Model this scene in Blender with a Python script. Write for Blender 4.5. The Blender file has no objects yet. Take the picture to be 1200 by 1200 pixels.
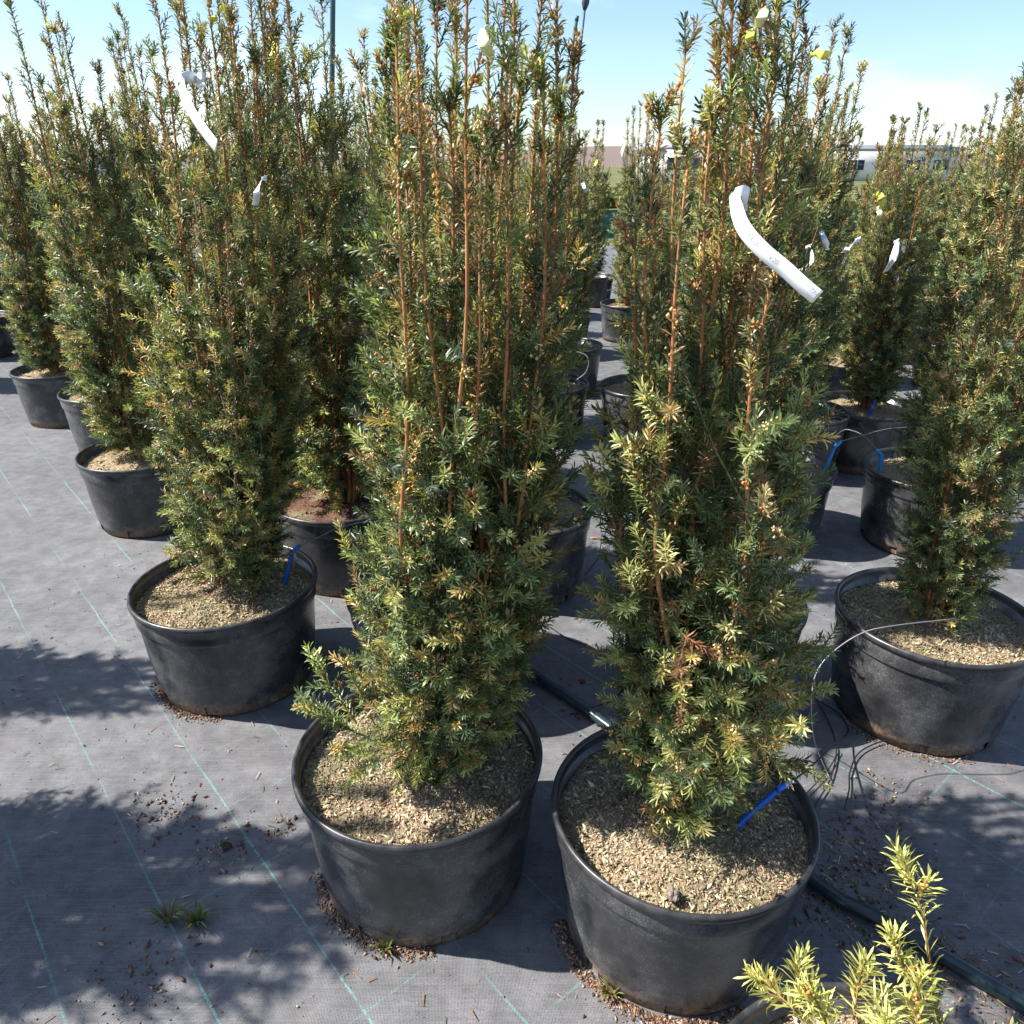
import bpy, math, random
import numpy as np
from mathutils import Vector
R_ = math.radians
scene = bpy.context.scene
C = scene.collection

# ------------------------------------------------------------------ camera, sky, sun, exposure
F, PITCH, CAMH = 905.0, R_(24.2), 1.304          # focal length in pixels of the 1200 px photograph
cam = bpy.data.cameras.new('camera'); cam_o = bpy.data.objects.new('camera', cam); C.objects.link(cam_o)
cam_o.location = (0, 0, CAMH); cam_o.rotation_euler = (math.pi/2 - PITCH, 0, 0)
cam.sensor_fit = 'HORIZONTAL'; cam.sensor_width = 36; cam.lens = 36*F/1200
cam.clip_start = 0.02; cam.clip_end = 3000
scene.camera = cam_o

SUN_EL, SUN_AZ = R_(47), R_(272.5)               # azimuth clockwise from +Y
sun_dir = Vector((math.sin(SUN_AZ)*math.cos(SUN_EL), math.cos(SUN_AZ)*math.cos(SUN_EL), math.sin(SUN_EL)))
world = bpy.data.worlds.new('World'); scene.world = world; world.use_nodes = True
wn, wl = world.node_tree.nodes, world.node_tree.links
wn.clear()
wo = wn.new('ShaderNodeOutputWorld'); wb = wn.new('ShaderNodeBackground'); sky = wn.new('ShaderNodeTexSky')
sky.sky_type = 'NISHITA'; sky.sun_disc = False; sky.sun_elevation = SUN_EL; sky.sun_rotation = SUN_AZ
sky.air_density = 1.0; sky.dust_density = 0.6; sky.ozone_density = 4.0
wtc = wn.new('ShaderNodeTexCoord'); wmap = wn.new('ShaderNodeMapping'); wmap.inputs['Scale'].default_value = (1, 1, 3.2)
wno = wn.new('ShaderNodeTexNoise'); wno.inputs['Scale'].default_value = 2.6; wno.inputs['Detail'].default_value = 6
wno.inputs['Roughness'].default_value = 0.55
wrp = wn.new('ShaderNodeValToRGB'); wrp.color_ramp.elements[0].position = 0.52; wrp.color_ramp.elements[1].position = 0.78
wrp.color_ramp.elements[1].color = (0.6, 0.6, 0.6, 1)
wmx = wn.new('ShaderNodeMix'); wmx.data_type = 'RGBA'; wmx.inputs[7].default_value = (9.0, 9.4, 9.8, 1)
wl.new(wtc.outputs['Generated'], wmap.inputs[0]); wl.new(wmap.outputs[0], wno.inputs['Vector'])
wl.new(wno.outputs['Fac'], wrp.inputs[0]); wl.new(wrp.outputs[0], wmx.inputs[0])
wl.new(sky.outputs[0], wmx.inputs[6]); wl.new(wmx.outputs[2], wb.inputs[0]); wl.new(wb.outputs[0], wo.inputs[0])
wb.inputs[1].default_value = 0.095
sun = bpy.data.lights.new('sun', 'SUN'); sun.energy = 5.0; sun.angle = R_(0.53); sun.color = (1, 0.96, 0.90)
sun_o = bpy.data.objects.new('sun', sun); C.objects.link(sun_o)
sun_o.rotation_euler = (-sun_dir).to_track_quat('-Z', 'Y').to_euler(); sun_o.location = (-6, 0, 8)
vs = scene.view_settings; vs.view_transform = 'Standard'; vs.look = 'None'; vs.exposure = 1.2; vs.gamma = 1
cy = scene.cycles; cy.max_bounces = 5; cy.diffuse_bounces = 2; cy.glossy_bounces = 2; cy.transmission_bounces = 2; cy.transparent_max_bounces = 4

# ------------------------------------------------------------------ pixel -> point helpers
_c, _s = math.cos(PITCH), math.sin(PITCH)
def ray(x, y):
    u, v = (x-600)/F, (y-600)/F
    return np.array([u, _c - v*_s, -_s - v*_c])
def at_z(x, y, z=0.0):
    d = ray(x, y); return np.array([0, 0, CAMH]) + d*((z-CAMH)/d[2])
def at_y(x, y, Y):
    d = ray(x, y); return np.array([0, 0, CAMH]) + d*(Y/d[1])

# ------------------------------------------------------------------ materials
def new_mat(name):
    m = bpy.data.materials.new(name); m.use_nodes = True
    nt = m.node_tree; b = nt.nodes['Principled BSDF']; return m, nt, b
def N(nt, t, **kw):
    n = nt.nodes.new(t)
    for k, v in kw.items():
        if k in n.inputs: n.inputs[k].default_value = v
        else: setattr(n, k, v)
    return n
def ramp(nt, src, stops):
    r = nt.nodes.new('ShaderNodeValToRGB'); e = r.color_ramp.elements
    while len(e) < len(stops): e.new(0.5)
    for el, (p, c) in zip(e, stops): el.position = p; el.color = (*c, 1) if len(c) == 3 else c
    nt.links.new(src, r.inputs[0]); return r.outputs[0]
def mixc(nt, fac, a, b, blend='MIX'):
    m = nt.nodes.new('ShaderNodeMix'); m.data_type = 'RGBA'; m.blend_type = blend
    for s, v in ((0, fac), (6, a), (7, b)):
        if hasattr(v, 'links'): nt.links.new(v, m.inputs[s])
        else: m.inputs[s].default_value = v if s == 0 else ((*v, 1) if len(v) == 3 else v)
    return m.outputs[2]
def math_(nt, op, a, b=None, c=None):
    m = nt.nodes.new('ShaderNodeMath'); m.operation = op
    for i, v in enumerate((a, b, c)):
        if v is None: continue
        if hasattr(v, 'links'): nt.links.new(v, m.inputs[i])
        else: m.inputs[i].default_value = v
    return m.outputs[0]
def bump(nt, b, h, strength, dist):
    n = nt.nodes.new('ShaderNodeBump'); n.inputs['Strength'].default_value = strength; n.inputs['Distance'].default_value = dist
    nt.links.new(h, n.inputs['Height']); nt.links.new(n.outputs[0], b.inputs['Normal'])
def coords(nt, which='Object'): return nt.nodes.new('ShaderNodeTexCoord').outputs[which]
def noise(nt, vec, scale, detail=4, rough=0.55, dist=0.0):
    n = N(nt, 'ShaderNodeTexNoise', Scale=scale, Detail=detail, Roughness=rough, Distortion=dist)
    nt.links.new(vec, n.inputs['Vector']); return n.outputs['Fac']

def attr_mat(name, rough=0.45, spec=0.5, trans=0.0):
    """colour comes from the per-piece attribute 'tone'"""
    m, nt, b = new_mat(name)
    a = N(nt, 'ShaderNodeAttribute', attribute_name='tone')
    nt.links.new(a.outputs['Color'], b.inputs['Base Color'])
    b.inputs['Roughness'].default_value = rough; b.inputs['Specular IOR Level'].default_value = spec
    if trans:
        t = nt.nodes.new('ShaderNodeBsdfTranslucent'); mx = nt.nodes.new('ShaderNodeMixShader'); mx.inputs[0].default_value = trans
        yel = mixc(nt, 1.0, a.outputs['Color'], (1.0, 1.0, 0.45), 'MULTIPLY')
        nt.links.new(yel, t.inputs[0])
        nt.links.new(b.outputs[0], mx.inputs[1]); nt.links.new(t.outputs[0], mx.inputs[2])
        nt.links.new(mx.outputs[0], nt.nodes['Material Output'].inputs[0])
    return m
M = {}
M['needle'] = attr_mat('needle', 0.42, 0.5, 0.34)
M['bud'] = attr_mat('bud', 0.6, 0.3)
M['chip'] = attr_mat('chip', 0.9, 0.2)

def plain(name, col, rough=0.5, spec=0.5, metal=0.0, var=0.0, scale=20, bmp=0.0):
    m, nt, b = new_mat(name)
    b.inputs['Roughness'].default_value = rough; b.inputs['Specular IOR Level'].default_value = spec; b.inputs['Metallic'].default_value = metal
    if var:
        v = noise(nt, coords(nt), scale, 5)
        o = ramp(nt, v, [(0.25, [c*(1-var) for c in col]), (0.75, [min(1, c*(1+var)) for c in col])])
        nt.links.new(o, b.inputs['Base Color'])
        if bmp: bump(nt, b, v, bmp, 0.01)
    else: b.inputs['Base Color'].default_value = (*col, 1)
    return m
# bark
def bark(name, c0, c1, sc):
    m, nt, b = new_mat(name); co = coords(nt)
    mp = N(nt, 'ShaderNodeMapping'); mp.inputs['Scale'].default_value = (1, 1, 0.25); nt.links.new(co, mp.inputs[0])
    v = noise(nt, mp.outputs[0], sc, 5, 0.6)
    nt.links.new(ramp(nt, v, [(0.3, c0), (0.7, c1)]), b.inputs['Base Color'])
    b.inputs['Roughness'].default_value = 0.75; b.inputs['Specular IOR Level'].default_value = 0.3
    bump(nt, b, v, 0.5, 0.002); return m
M['bark_old'] = bark('bark_old', (0.13, 0.08, 0.055), (0.33, 0.25, 0.19), 90)
M['bark_young'] = bark('bark_young', (0.26, 0.095, 0.035), (0.48, 0.225, 0.095), 120)
M['twig'] = attr_mat('twig', 0.6, 0.35)

# pot plastic: black, worn, dusted and muddy towards the foot
m, nt, b = new_mat('pot_plastic'); co = coords(nt)
sep = nt.nodes.new('ShaderNodeSeparateXYZ'); nt.links.new(co, sep.inputs[0])
oi = nt.nodes.new('ShaderNodeObjectInfo')
shift = nt.nodes.new('ShaderNodeVectorMath'); shift.operation = 'ADD'
comb = nt.nodes.new('ShaderNodeCombineXYZ')
rs = math_(nt, 'MULTIPLY', oi.outputs['Random'], 17.0)
for i in range(3): nt.links.new(rs, comb.inputs[i])
nt.links.new(co, shift.inputs[0]); nt.links.new(comb.outputs[0], shift.inputs[1]); cv = shift.outputs[0]
dust = noise(nt, cv, 9, 5, 0.65)
speck = noise(nt, cv, 330, 2, 0.6)
speck2 = noise(nt, cv, 120, 3, 0.7)
base = ramp(nt, dust, [(0.34, (0.018, 0.0185, 0.020)), (0.52, (0.045, 0.045, 0.048)), (0.68, (0.105, 0.103, 0.104))])
sp_f = math_(nt, 'MULTIPLY', ramp(nt, speck, [(0.57, (0, 0, 0)), (0.64, (1, 1, 1))]), ramp(nt, dust, [(0.40, (0, 0, 0)), (0.62, (1, 1, 1))]))
base = mixc(nt, math_(nt, 'MULTIPLY', sp_f, 0.55), base, (0.30, 0.29, 0.28))
low = math_(nt, 'MULTIPLY_ADD', sep.outputs['Z'], -13.0, 0.92)          # 1 at the foot, 0 from 7 cm up
mud = math_(nt, 'ADD', low, math_(nt, 'MULTIPLY_ADD', noise(nt, cv, 14, 6, 0.7), 1.9, -1.13))
mudf = ramp(nt, mud, [(0.22, (0, 0, 0)), (0.62, (1, 1, 1))])
mudc = ramp(nt, speck2, [(0.35, (0.07, 0.045, 0.03)), (0.65, (0.30, 0.20, 0.13))])
base = mixc(nt, math_(nt, 'MULTIPLY', mudf, 0.85), base, mudc)
nt.links.new(base, b.inputs['Base Color'])
rr = ramp(nt, dust, [(0.3, (0.17,)*3), (0.7, (0.36,)*3)])
nt.links.new(mixc(nt, mudf, rr, (0.9, 0.9, 0.9)), b.inputs['Roughness'])
bump(nt, b, math_(nt, 'ADD', math_(nt, 'MULTIPLY', dust, 0.5), math_(nt, 'MULTIPLY', speck2, 0.12)), 0.12, 0.01)
M['pot'] = m
m, nt, b = new_mat('pot_rim_plastic'); co = coords(nt); dv = noise(nt, co, 26, 5, 0.65)
nt.links.new(ramp(nt, dv, [(0.35, (0.014, 0.0145, 0.016)), (0.8, (0.075, 0.072, 0.072))]), b.inputs['Base Color'])
nt.links.new(ramp(nt, dv, [(0.3, (0.26,)*3), (0.7, (0.45,)*3)]), b.inputs['Roughness']); M['rim'] = m

def soil_mat(name, stops):
    m, nt, b = new_mat(name); co = coords(nt)
    v = noise(nt, co, 130, 6, 0.75); w = noise(nt, co, 11, 4, 0.6)
    c = ramp(nt, v, stops)
    c = mixc(nt, ramp(nt, w, [(0.46, (0, 0, 0)), (0.62, (0.75, 0.75, 0.75))]), c, (0.22, 0.20, 0.11))
    nt.links.new(c, b.inputs['Base Color']); b.inputs['Roughness'].default_value = 0.95; b.inputs['Specular IOR Level'].default_value = 0.15
    bump(nt, b, v, 1.0, 0.006); return m
M['soil'] = soil_mat('soil_tan', [(0.3, (0.11, 0.078, 0.048)), (0.5, (0.36, 0.27, 0.17)), (0.7, (0.56, 0.44, 0.29))])
M['soil_red'] = soil_mat('soil_reddish', [(0.3, (0.05, 0.025, 0.018)), (0.5, (0.13, 0.065, 0.045)), (0.7, (0.24, 0.13, 0.09))])

# woven ground fabric: black polypropylene faded grey, teal marker threads on a 20 cm grid
TA = math.atan2(0.646, 0.763)
gdir = np.array([math.cos(TA), math.sin(TA)]); gtan = np.array([gdir[1], -gdir[0]])
m, nt, b = new_mat('ground_fabric'); co = coords(nt)
def dotc(vx, vy):
    d = nt.nodes.new('ShaderNodeVectorMath'); d.operation = 'DOT_PRODUCT'; nt.links.new(co, d.inputs[0]); d.inputs[1].default_value = (vx, vy, 0)
    return d.outputs['Value']
A, Bc = dotc(*gdir), dotc(*gtan)
wob = noise(nt, co, 7, 3); fine = noise(nt, co, 420, 2, 0.6)
big = noise(nt, co, 1.3, 5, 0.6); mid = noise(nt, co, 16, 5, 0.7)
thread = math_(nt, 'MULTIPLY', math_(nt, 'SINE', math_(nt, 'MULTIPLY', A, 2100.0)), math_(nt, 'SINE', math_(nt, 'MULTIPLY', Bc, 1500.0)))
streak_v = N(nt, 'ShaderNodeMapping'); streak_v.inputs['Rotation'].default_value = (0, 0, -TA); streak_v.inputs['Scale'].default_value = (9, 330, 1)
nt.links.new(co, streak_v.inputs[0]); streak = noise(nt, streak_v.outputs[0], 1.0, 3, 0.6)
fab = ramp(nt, math_(nt, 'ADD', math_(nt, 'MULTIPLY', mid, 0.55), math_(nt, 'MULTIPLY', big, 0.45)), [(0.36, (0.072, 0.071, 0.074)), (0.5, (0.128, 0.126, 0.131)), (0.63, (0.192, 0.189, 0.194))])
fab = mixc(nt, math_(nt, 'MULTIPLY', ramp(nt, streak, [(0.45, (0, 0, 0)), (0.75, (1, 1, 1))]), 0.35), fab, (0.26, 0.255, 0.262))
fab = mixc(nt, math_(nt, 'MULTIPLY', ramp(nt, fine, [(0.3, (1, 1, 1)), (0.5, (0, 0, 0))]), 0.6), fab, (0.045, 0.044, 0.047))
def lines(coord, spacing, off, width, jag, strength):
    q = math_(nt, 'ADD', coord, math_(nt, 'MULTIPLY_ADD', wob, jag, -jag/2 - off + spacing*50))
    dmod = math_(nt, 'ABSOLUTE', math_(nt, 'SUBTRACT', math_(nt, 'MODULO', q, spacing), spacing/2))
    f = math_(nt, 'LESS_THAN', dmod, width/2)
    return f
LA = lines(A, 0.1945, 0.355 - 0.1945/2, 0.0042, 0.007, 1)
LB = lines(Bc, 0.200, -1.205 - 0.1, 0.0040, 0.009, 1)
dash = ramp(nt, noise(nt, streak_v.outputs[0], 0.9, 2), [(0.42, (0.15,)*3), (0.55, (1,)*3)])
weaved = ramp(nt, noise(nt, co, 190, 2), [(0.40, (0.25,)*3), (0.56, (1,)*3)])
worn = ramp(nt, noise(nt, co, 3.1, 3), [(0.40, (0.12,)*3), (0.60, (1,)*3)])
lf = math_(nt, 'MULTIPLY', math_(nt, 'MAXIMUM', math_(nt, 'MULTIPLY', LA, 0.75), math_(nt, 'MULTIPLY', LB, 0.30)), math_(nt, 'MULTIPLY', weaved, worn))
fab = mixc(nt, lf, fab, (0.13, 0.38, 0.35))
dirt = ramp(nt, noise(nt, co, 4.2, 8, 0.74, 0.5), [(0.55, (0, 0, 0)), (0.72, (1, 1, 1))])
fab = mixc(nt, math_(nt, 'MULTIPLY', dirt, math_(nt, 'MULTIPLY_ADD', mid, 1.1, -0.12)), fab, (0.115, 0.095, 0.075))
nt.links.new(fab, b.inputs['Base Color']); b.inputs['Roughness'].default_value = 0.62; b.inputs['Specular IOR Level'].default_value = 0.35
bump(nt, b, math_(nt, 'ADD', math_(nt, 'MULTIPLY', thread, 0.25), math_(nt, 'ADD', math_(nt, 'MULTIPLY', fine, 0.5), math_(nt, 'MULTIPLY', mid, 1.0))), 0.35, 0.004)
M['fabric'] = m
M['field'] = plain('field', (0.13, 0.13, 0.055), 0.95, 0.1, var=0.45, scale=0.6)
M['pipe'] = plain('pipe_plastic', (0.018, 0.034, 0.040), 0.3, 0.5, var=0.4, scale=40)
M['tube'] = plain('tube_plastic', (0.016, 0.016, 0.018), 0.35, 0.5)
M['wire'] = plain('pale_tube', (0.20, 0.20, 0.21), 0.35, 0.5)
M['blue'] = plain('blue_plastic', (0.012, 0.13, 0.62), 0.35, 0.5, var=0.15, scale=60)
M['cyan'] = plain('cyan_plastic', (0.02, 0.30, 0.75), 0.35, 0.5, var=0.1, scale=60)
M['label'] = plain('label_plastic', (0.86, 0.86, 0.86), 0.4, 0.5)
M['ink'] = plain('ink', (0.36, 0.36, 0.40), 0.7, 0.2)
M['yellow'] = plain('yellow_ribbon', (0.78, 0.70, 0.10), 0.45, 0.4, var=0.1, scale=50)
M['cream'] = plain('cream_ribbon', (0.80, 0.78, 0.45), 0.45, 0.4, var=0.08, scale=50)
M['pole'] = plain('green_pole', (0.028, 0.085, 0.075), 0.45, 0.5, var=0.2, scale=8)
M['dark_metal'] = plain('dark_metal', (0.05, 0.065, 0.08), 0.5, 0.5, var=0.2, scale=20)
M['white_wall'] = plain('white_wall', (0.74, 0.74, 0.72), 0.7, 0.3, var=0.05, scale=0.8)
M['glass'] = plain('window_glass', (0.03, 0.05, 0.09), 0.12, 0.6)
M['roof'] = plain('roof_sheet', (0.30, 0.31, 0.32), 0.6, 0.4, var=0.1, scale=1)
M['net'] = plain('green_net', (0.02, 0.11, 0.09), 0.7, 0.3, var=0.3, scale=9)
M['hill'] = plain('hill', (0.17, 0.13, 0.115), 0.95, 0.1, var=0.25, scale=0.01)
M['stone'] = plain('clod', (0.26, 0.21, 0.17), 0.9, 0.2, var=0.5, scale=120, bmp=1.0)

# ------------------------------------------------------------------ object helpers
def tag(o, label=None, cat=None, group=None, kind=None):
    if label: o['label'] = label
    if cat: o['category'] = cat
    if group: o['group'] = group
    if kind: o['kind'] = kind
    return o
def link(name, me, mat=None, parent=None, kind=None):
    if mat is not None and not me.materials: me.materials.append(mat)
    o = bpy.data.objects.new(name, me); C.objects.link(o)
    if parent is not None: o.parent = parent
    if kind: o['kind'] = kind
    return o
def empty(name, loc, rz=0.0):
    o = bpy.data.objects.new(name, None); C.objects.link(o); o.location = loc; o.rotation_euler = (0, 0, rz)
    o.empty_display_size = 0.05; return o
def mesh_np(name, V, polys, tones=None, smooth=False):
    """polys: list of int arrays (n, k) of one polygon size each; tones: per-vertex rgb"""
    me = bpy.data.meshes.new(name); V = np.asarray(V, np.float32)
    me.vertices.add(len(V)); me.vertices.foreach_set('co', V.ravel())
    loops = np.concatenate([p.ravel() for p in polys]).astype(np.int32)
    starts, o = [], 0
    for p in polys:
        n, k = p.shape; starts.append(o + np.arange(n)*k); o += n*k
    starts = np.concatenate(starts).astype(np.int32)
    me.loops.add(len(loops)); me.loops.foreach_set('vertex_index', loops)
    me.polygons.add(len(starts)); me.polygons.foreach_set('loop_start', starts)
    if smooth: me.polygons.foreach_set('use_smooth', np.ones(len(starts), bool))
    if tones is not None:
        a = me.attributes.new('tone', 'FLOAT_COLOR', 'POINT')
        col = np.ones((len(V), 4), np.float32); col[:, :3] = tones; a.data.foreach_set('color', col.ravel())
    me.update(calc_edges=True); me.validate(); return me
def unit(a): return a/np.maximum(np.linalg.norm(a, axis=-1, keepdims=True), 1e-9)
def tube_geo(P, rad, k=8, cap=True):
    P = np.asarray(P, float); n = len(P); rad = np.broadcast_to(rad, (n,))
    T = unit(np.gradient(P, axis=0)); ref = np.array([0.13, 0.31, 0.94]); 
    if abs(T[0] @ ref) > 0.95: ref = np.array([0.94, 0.2, 0.1])
    U = []; u = unit(np.cross(T[0], ref))
    for t in T:
        u = unit(u - t*(u @ t)); U.append(u)
    U = np.array(U); W = np.cross(T, U); a = np.arange(k)*2*math.pi/k
    V = P[:, None] + rad[:, None, None]*(np.cos(a)[None, :, None]*U[:, None] + np.sin(a)[None, :, None]*W[:, None])
    V = V.reshape(-1, 3); q = []
    i = np.arange(n-1)[:, None]*k; j = np.arange(k)[None]; jn = (j+1) % k
    q = np.stack([i+j, i+jn, i+k+jn, i+k+j], -1).reshape(-1, 4)
    tri = []
    if cap:
        V = np.vstack([V, P[0], P[-1]]); b0 = n*k
        j = np.arange(k); tri = np.concatenate([np.stack([np.full(k, b0), (j+1) % k, j], -1), np.stack([np.full(k, b0+1), (n-1)*k+j, (n-1)*k+(j+1) % k], -1)])
        return V, [q, tri]
    return V, [q]
def smooth_path(pts, n=24):
    P = np.asarray(pts, float)
    if len(P) < 3: return np.array([P[0] + (P[-1]-P[0])*t for t in np.linspace(0, 1, n)])
    Q = np.vstack([2*P[0]-P[1], P, 2*P[-1]-P[-2]]); out = []
    for s in range(len(P)-1):
        p0, p1, p2, p3 = Q[s:s+4]
        for t in np.linspace(0, 1, max(2, n//(len(P)-1)), endpoint=False):
            out.append(0.5*((2*p1)+(-p0+p2)*t+(2*p0-5*p1+4*p2-p3)*t*t+(-p0+3*p1-3*p2+p3)*t**3))
    out.append(P[-1]); return np.array(out)
def tube(name, pts, rad, mat, parent=None, k=8, n=24):
    P = smooth_path(pts, n); 
    r = np.interp(np.linspace(0, 1, len(P)), np.linspace(0, 1, len(rad)), rad) if hasattr(rad, '__len__') else rad
    V, F_ = tube_geo(P, r, k); return link(name, mesh_np(name, V, F_, smooth=True), mat, parent)
def box_geo(lo, hi):
    x0, y0, z0 = lo; x1, y1, z1 = hi
    V = [(x0,y0,z0),(x1,y0,z0),(x1,y1,z0),(x0,y1,z0),(x0,y0,z1),(x1,y0,z1),(x1,y1,z1),(x0,y1,z1)]
    F_ = np.array([(0,3,2,1),(4,5,6,7),(0,1,5,4),(1,2,6,5),(2,3,7,6),(3,0,4,7)]); return np.array(V, float), F_
def box(name, lo, hi, mat, parent=None):
    V, F_ = box_geo(lo, hi); return link(name, mesh_np(name, V, [F_]), mat, parent)

# ------------------------------------------------------------------ ground
S = 1500.0
tag(link('field', mesh_np('field', [(-S, -S, -0.012), (S, -S, -0.012), (S, S, -0.012), (-S, S, -0.012)], [np.array([[0, 1, 2, 3]])]), M['field']), kind='structure')
def gz(x, y):
    """gentle unevenness of the fabric, vanishing under the pots"""
    return 0.0040*np.sin(3.1*x+1.3*y+0.4)*np.sin(2.3*y-1.1*x) + 0.0016*np.sin(9.7*x-6.1*y)*np.sin(5.3*x+8.9*y+1)
xs = np.concatenate([np.linspace(-16, -3, 14)[:-1], np.linspace(-3, 3, 201), np.linspace(3, 16, 14)[1:]])
ys = np.concatenate([np.linspace(-3, 0.3, 8)[:-1], np.linspace(0.3, 4, 161), np.linspace(4, 15, 16)[1:]])
X, Y = np.meshgrid(xs, ys); Z = gz(X, Y) - 0.003
nx, ny = len(xs), len(ys); i = (np.arange(ny-1)[:, None]*nx + np.arange(nx-1)[None]).ravel()
tag(link('ground_fabric', mesh_np('ground_fabric', np.stack([X, Y, Z], -1).reshape(-1, 3), [np.stack([i, i+1, i+nx+1, i+nx], -1)], smooth=True), M['fabric']), kind='structure')

# ------------------------------------------------------------------ yew generator
GREENS = np.array([(0.020, 0.037, 0.016), (0.028, 0.050, 0.020), (0.042, 0.068, 0.024), (0.068, 0.097, 0.032), (0.100, 0.124, 0.040)])
LIGHT = np.array([(0.20, 0.215, 0.065), (0.25, 0.235, 0.075), (0.165, 0.200, 0.060), (0.27, 0.20, 0.06)])
BRONZE = np.array([(0.125, 0.085, 0.034), (0.155, 0.088, 0.036), (0.105, 0.082, 0.034)])
DEAD = np.array([(0.115, 0.042, 0.020)])

class Shoots:
    def __init__(s): s.p, s.d, s.L, s.b, s.tone, s.r, s.nl, s.dn = [], [], [], [], [], [], [], []
    def add(s, p, d, L, bend, tone, rad, nl=1.0, dn=1.0):
        s.p.append(p); s.d.append(d); s.L.append(L); s.b.append(bend); s.tone.append(tone); s.r.append(rad); s.nl.append(nl); s.dn.append(dn)
    def arrays(s): return (np.array(s.p), unit(np.array(s.d)), np.array(s.L), np.array(s.b), np.array(s.tone), np.array(s.r), np.array(s.nl), np.array(s.dn))

def tone_pick(rng, light, bronze):
    u = rng.random()
    if u < bronze: return BRONZE[rng.integers(len(BRONZE))]*rng.uniform(0.8, 1.2)
    if u < bronze + light: return LIGHT[rng.integers(len(LIGHT))]*rng.uniform(0.7, 1.15)
    return GREENS[rng.integers(len(GREENS))]*rng.uniform(0.75, 1.3)

def grow(rng, stems, Rz, Hd, spacing=0.024, fill=(2, 4), light=0.22, bronze=0.10, Lmul=1.0, sub_L=(0.035, 0.068), bare=0.0):
    """stems: list of polylines; Rz(z): crown radius; Hd: height of the dense crown. Returns Shoots"""
    S_ = Shoots(); up = np.array([0, 0, 1.0])
    for P, ax, sb in stems:
        seg = np.linalg.norm(np.diff(P, axis=0), axis=1); cum = np.concatenate([[0], np.cumsum(seg)]); Lt = cum[-1]
        s = 0.05 + rng.random()*0.03
        while s < Lt - 0.01:
            p = np.array([np.interp(s, cum, P[:, k]) for k in range(3)])
            T = np.array([np.interp(min(s+0.02, Lt), cum, P[:, k]) for k in range(3)]) - np.array([np.interp(s-0.02, cum, P[:, k]) for k in range(3)]); T = unit(T)
            z = p[2]; dense = z < Hd*rng.uniform(0.62, 1.12)*(1 - 0.06*sb)*(0.84 if sb >= 0.9 else 1.0); axis = ax(z)
            out = p[:2]-axis; ro = np.linalg.norm(out); ao = math.atan2(out[1], out[0]) if ro > 0.015 else rng.uniform(0, 6.28)
            az = ao + rng.normal()*1.15; frac = s/Lt
            tz = min(1.0, max(0.0, z/Hd))
            ang = R_(84 - 60*tz**0.65 + rng.normal()*11)
            h = np.array([math.cos(az), math.sin(az), 0]); 
            if dense:
                d = unit(h*math.sin(ang) + up*math.cos(ang))
                room = max(0.03, Rz(z)*rng.uniform(0.78, 1.12) - ro*math.cos(az-ao))
                L = min(room/max(0.35, math.sin(ang)), 0.17)*rng.uniform(0.75, 1.05)*Lmul; L = max(L, 0.04)
                lt = light*(0.5 + rng.random()) ; t0 = tone_pick(rng, lt*0.7, bronze)
                S_.add(p, d, L, rng.uniform(0.05, 0.35), t0, 0.0017, 1.0, 0.75)
                for q in range(rng.integers(fill[0], fill[1]+1)):
                    f = rng.uniform(0.35, 0.98); ps = p + d*L*f; 
                    side = unit(np.cross(d, unit(rng.normal(size=3))))
                    ds = unit(d*rng.uniform(0.6, 1.0) + side*rng.uniform(0.5, 0.9) + up*0.15)
                    S_.add(ps, ds, rng.uniform(*sub_L)*Lmul, rng.uniform(-0.1, 0.3), tone_pick(rng, lt*1.25, bronze), 0.0012, rng.uniform(0.85, 1.1), 1.0)
                s += spacing*rng.uniform(0.6, 1.5)
            else:
                # open leader top: short side shoots in loose whorls, close to the stem
                if rng.random() < max(0.42, 0.90 - sb*0.9*tz):
                    ang = R_(rng.uniform(12, 38)); d = unit(T*math.cos(ang) + h*math.sin(ang))
                    L = rng.uniform(0.03, 0.11)*(1.2-0.75*frac)*(1-0.35*sb)
                    S_.add(p, d, L, 0.1, tone_pick(rng, light*0.7, bronze*3.0+0.16), 0.0013, rng.uniform(0.8, 1.0), 0.9)
                s += spacing*(rng.uniform(0.6, 1.35) if sb < 0.5 else rng.uniform(0.9, 1.7))
        # needles straight on the leader itself near its tip, and a tuft at the end
        k0 = max(0.0, Lt - rng.uniform(0.25, 0.55)); steps = max(2, int((Lt-k0)/0.05))
        for a_, b_ in zip(np.linspace(k0, Lt, steps+1)[:-1], np.linspace(k0, Lt, steps+1)[1:]):
            pa = np.array([np.interp(a_, cum, P[:, k]) for k in range(3)]); pb = np.array([np.interp(b_, cum, P[:, k]) for k in range(3)])
            S_.add(pa, pb-pa, np.linalg.norm(pb-pa), 0.0, tone_pick(rng, light*0.6, bronze*3.0+0.14), 0.0, 0.85, 0.55)
        tip = P[-1]; T = unit(P[-1]-P[-3])
        for q in range(rng.integers(2, 5)):
            az = rng.uniform(0, 6.28); S_.add(tip - T*0.01, T + 0.6*np.array([math.cos(az), math.sin(az), 0]), rng.uniform(0.02, 0.04), 0.1, tone_pick(rng, light, bronze*2), 0.0011, 0.8, 1.3)
    return S_

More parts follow.
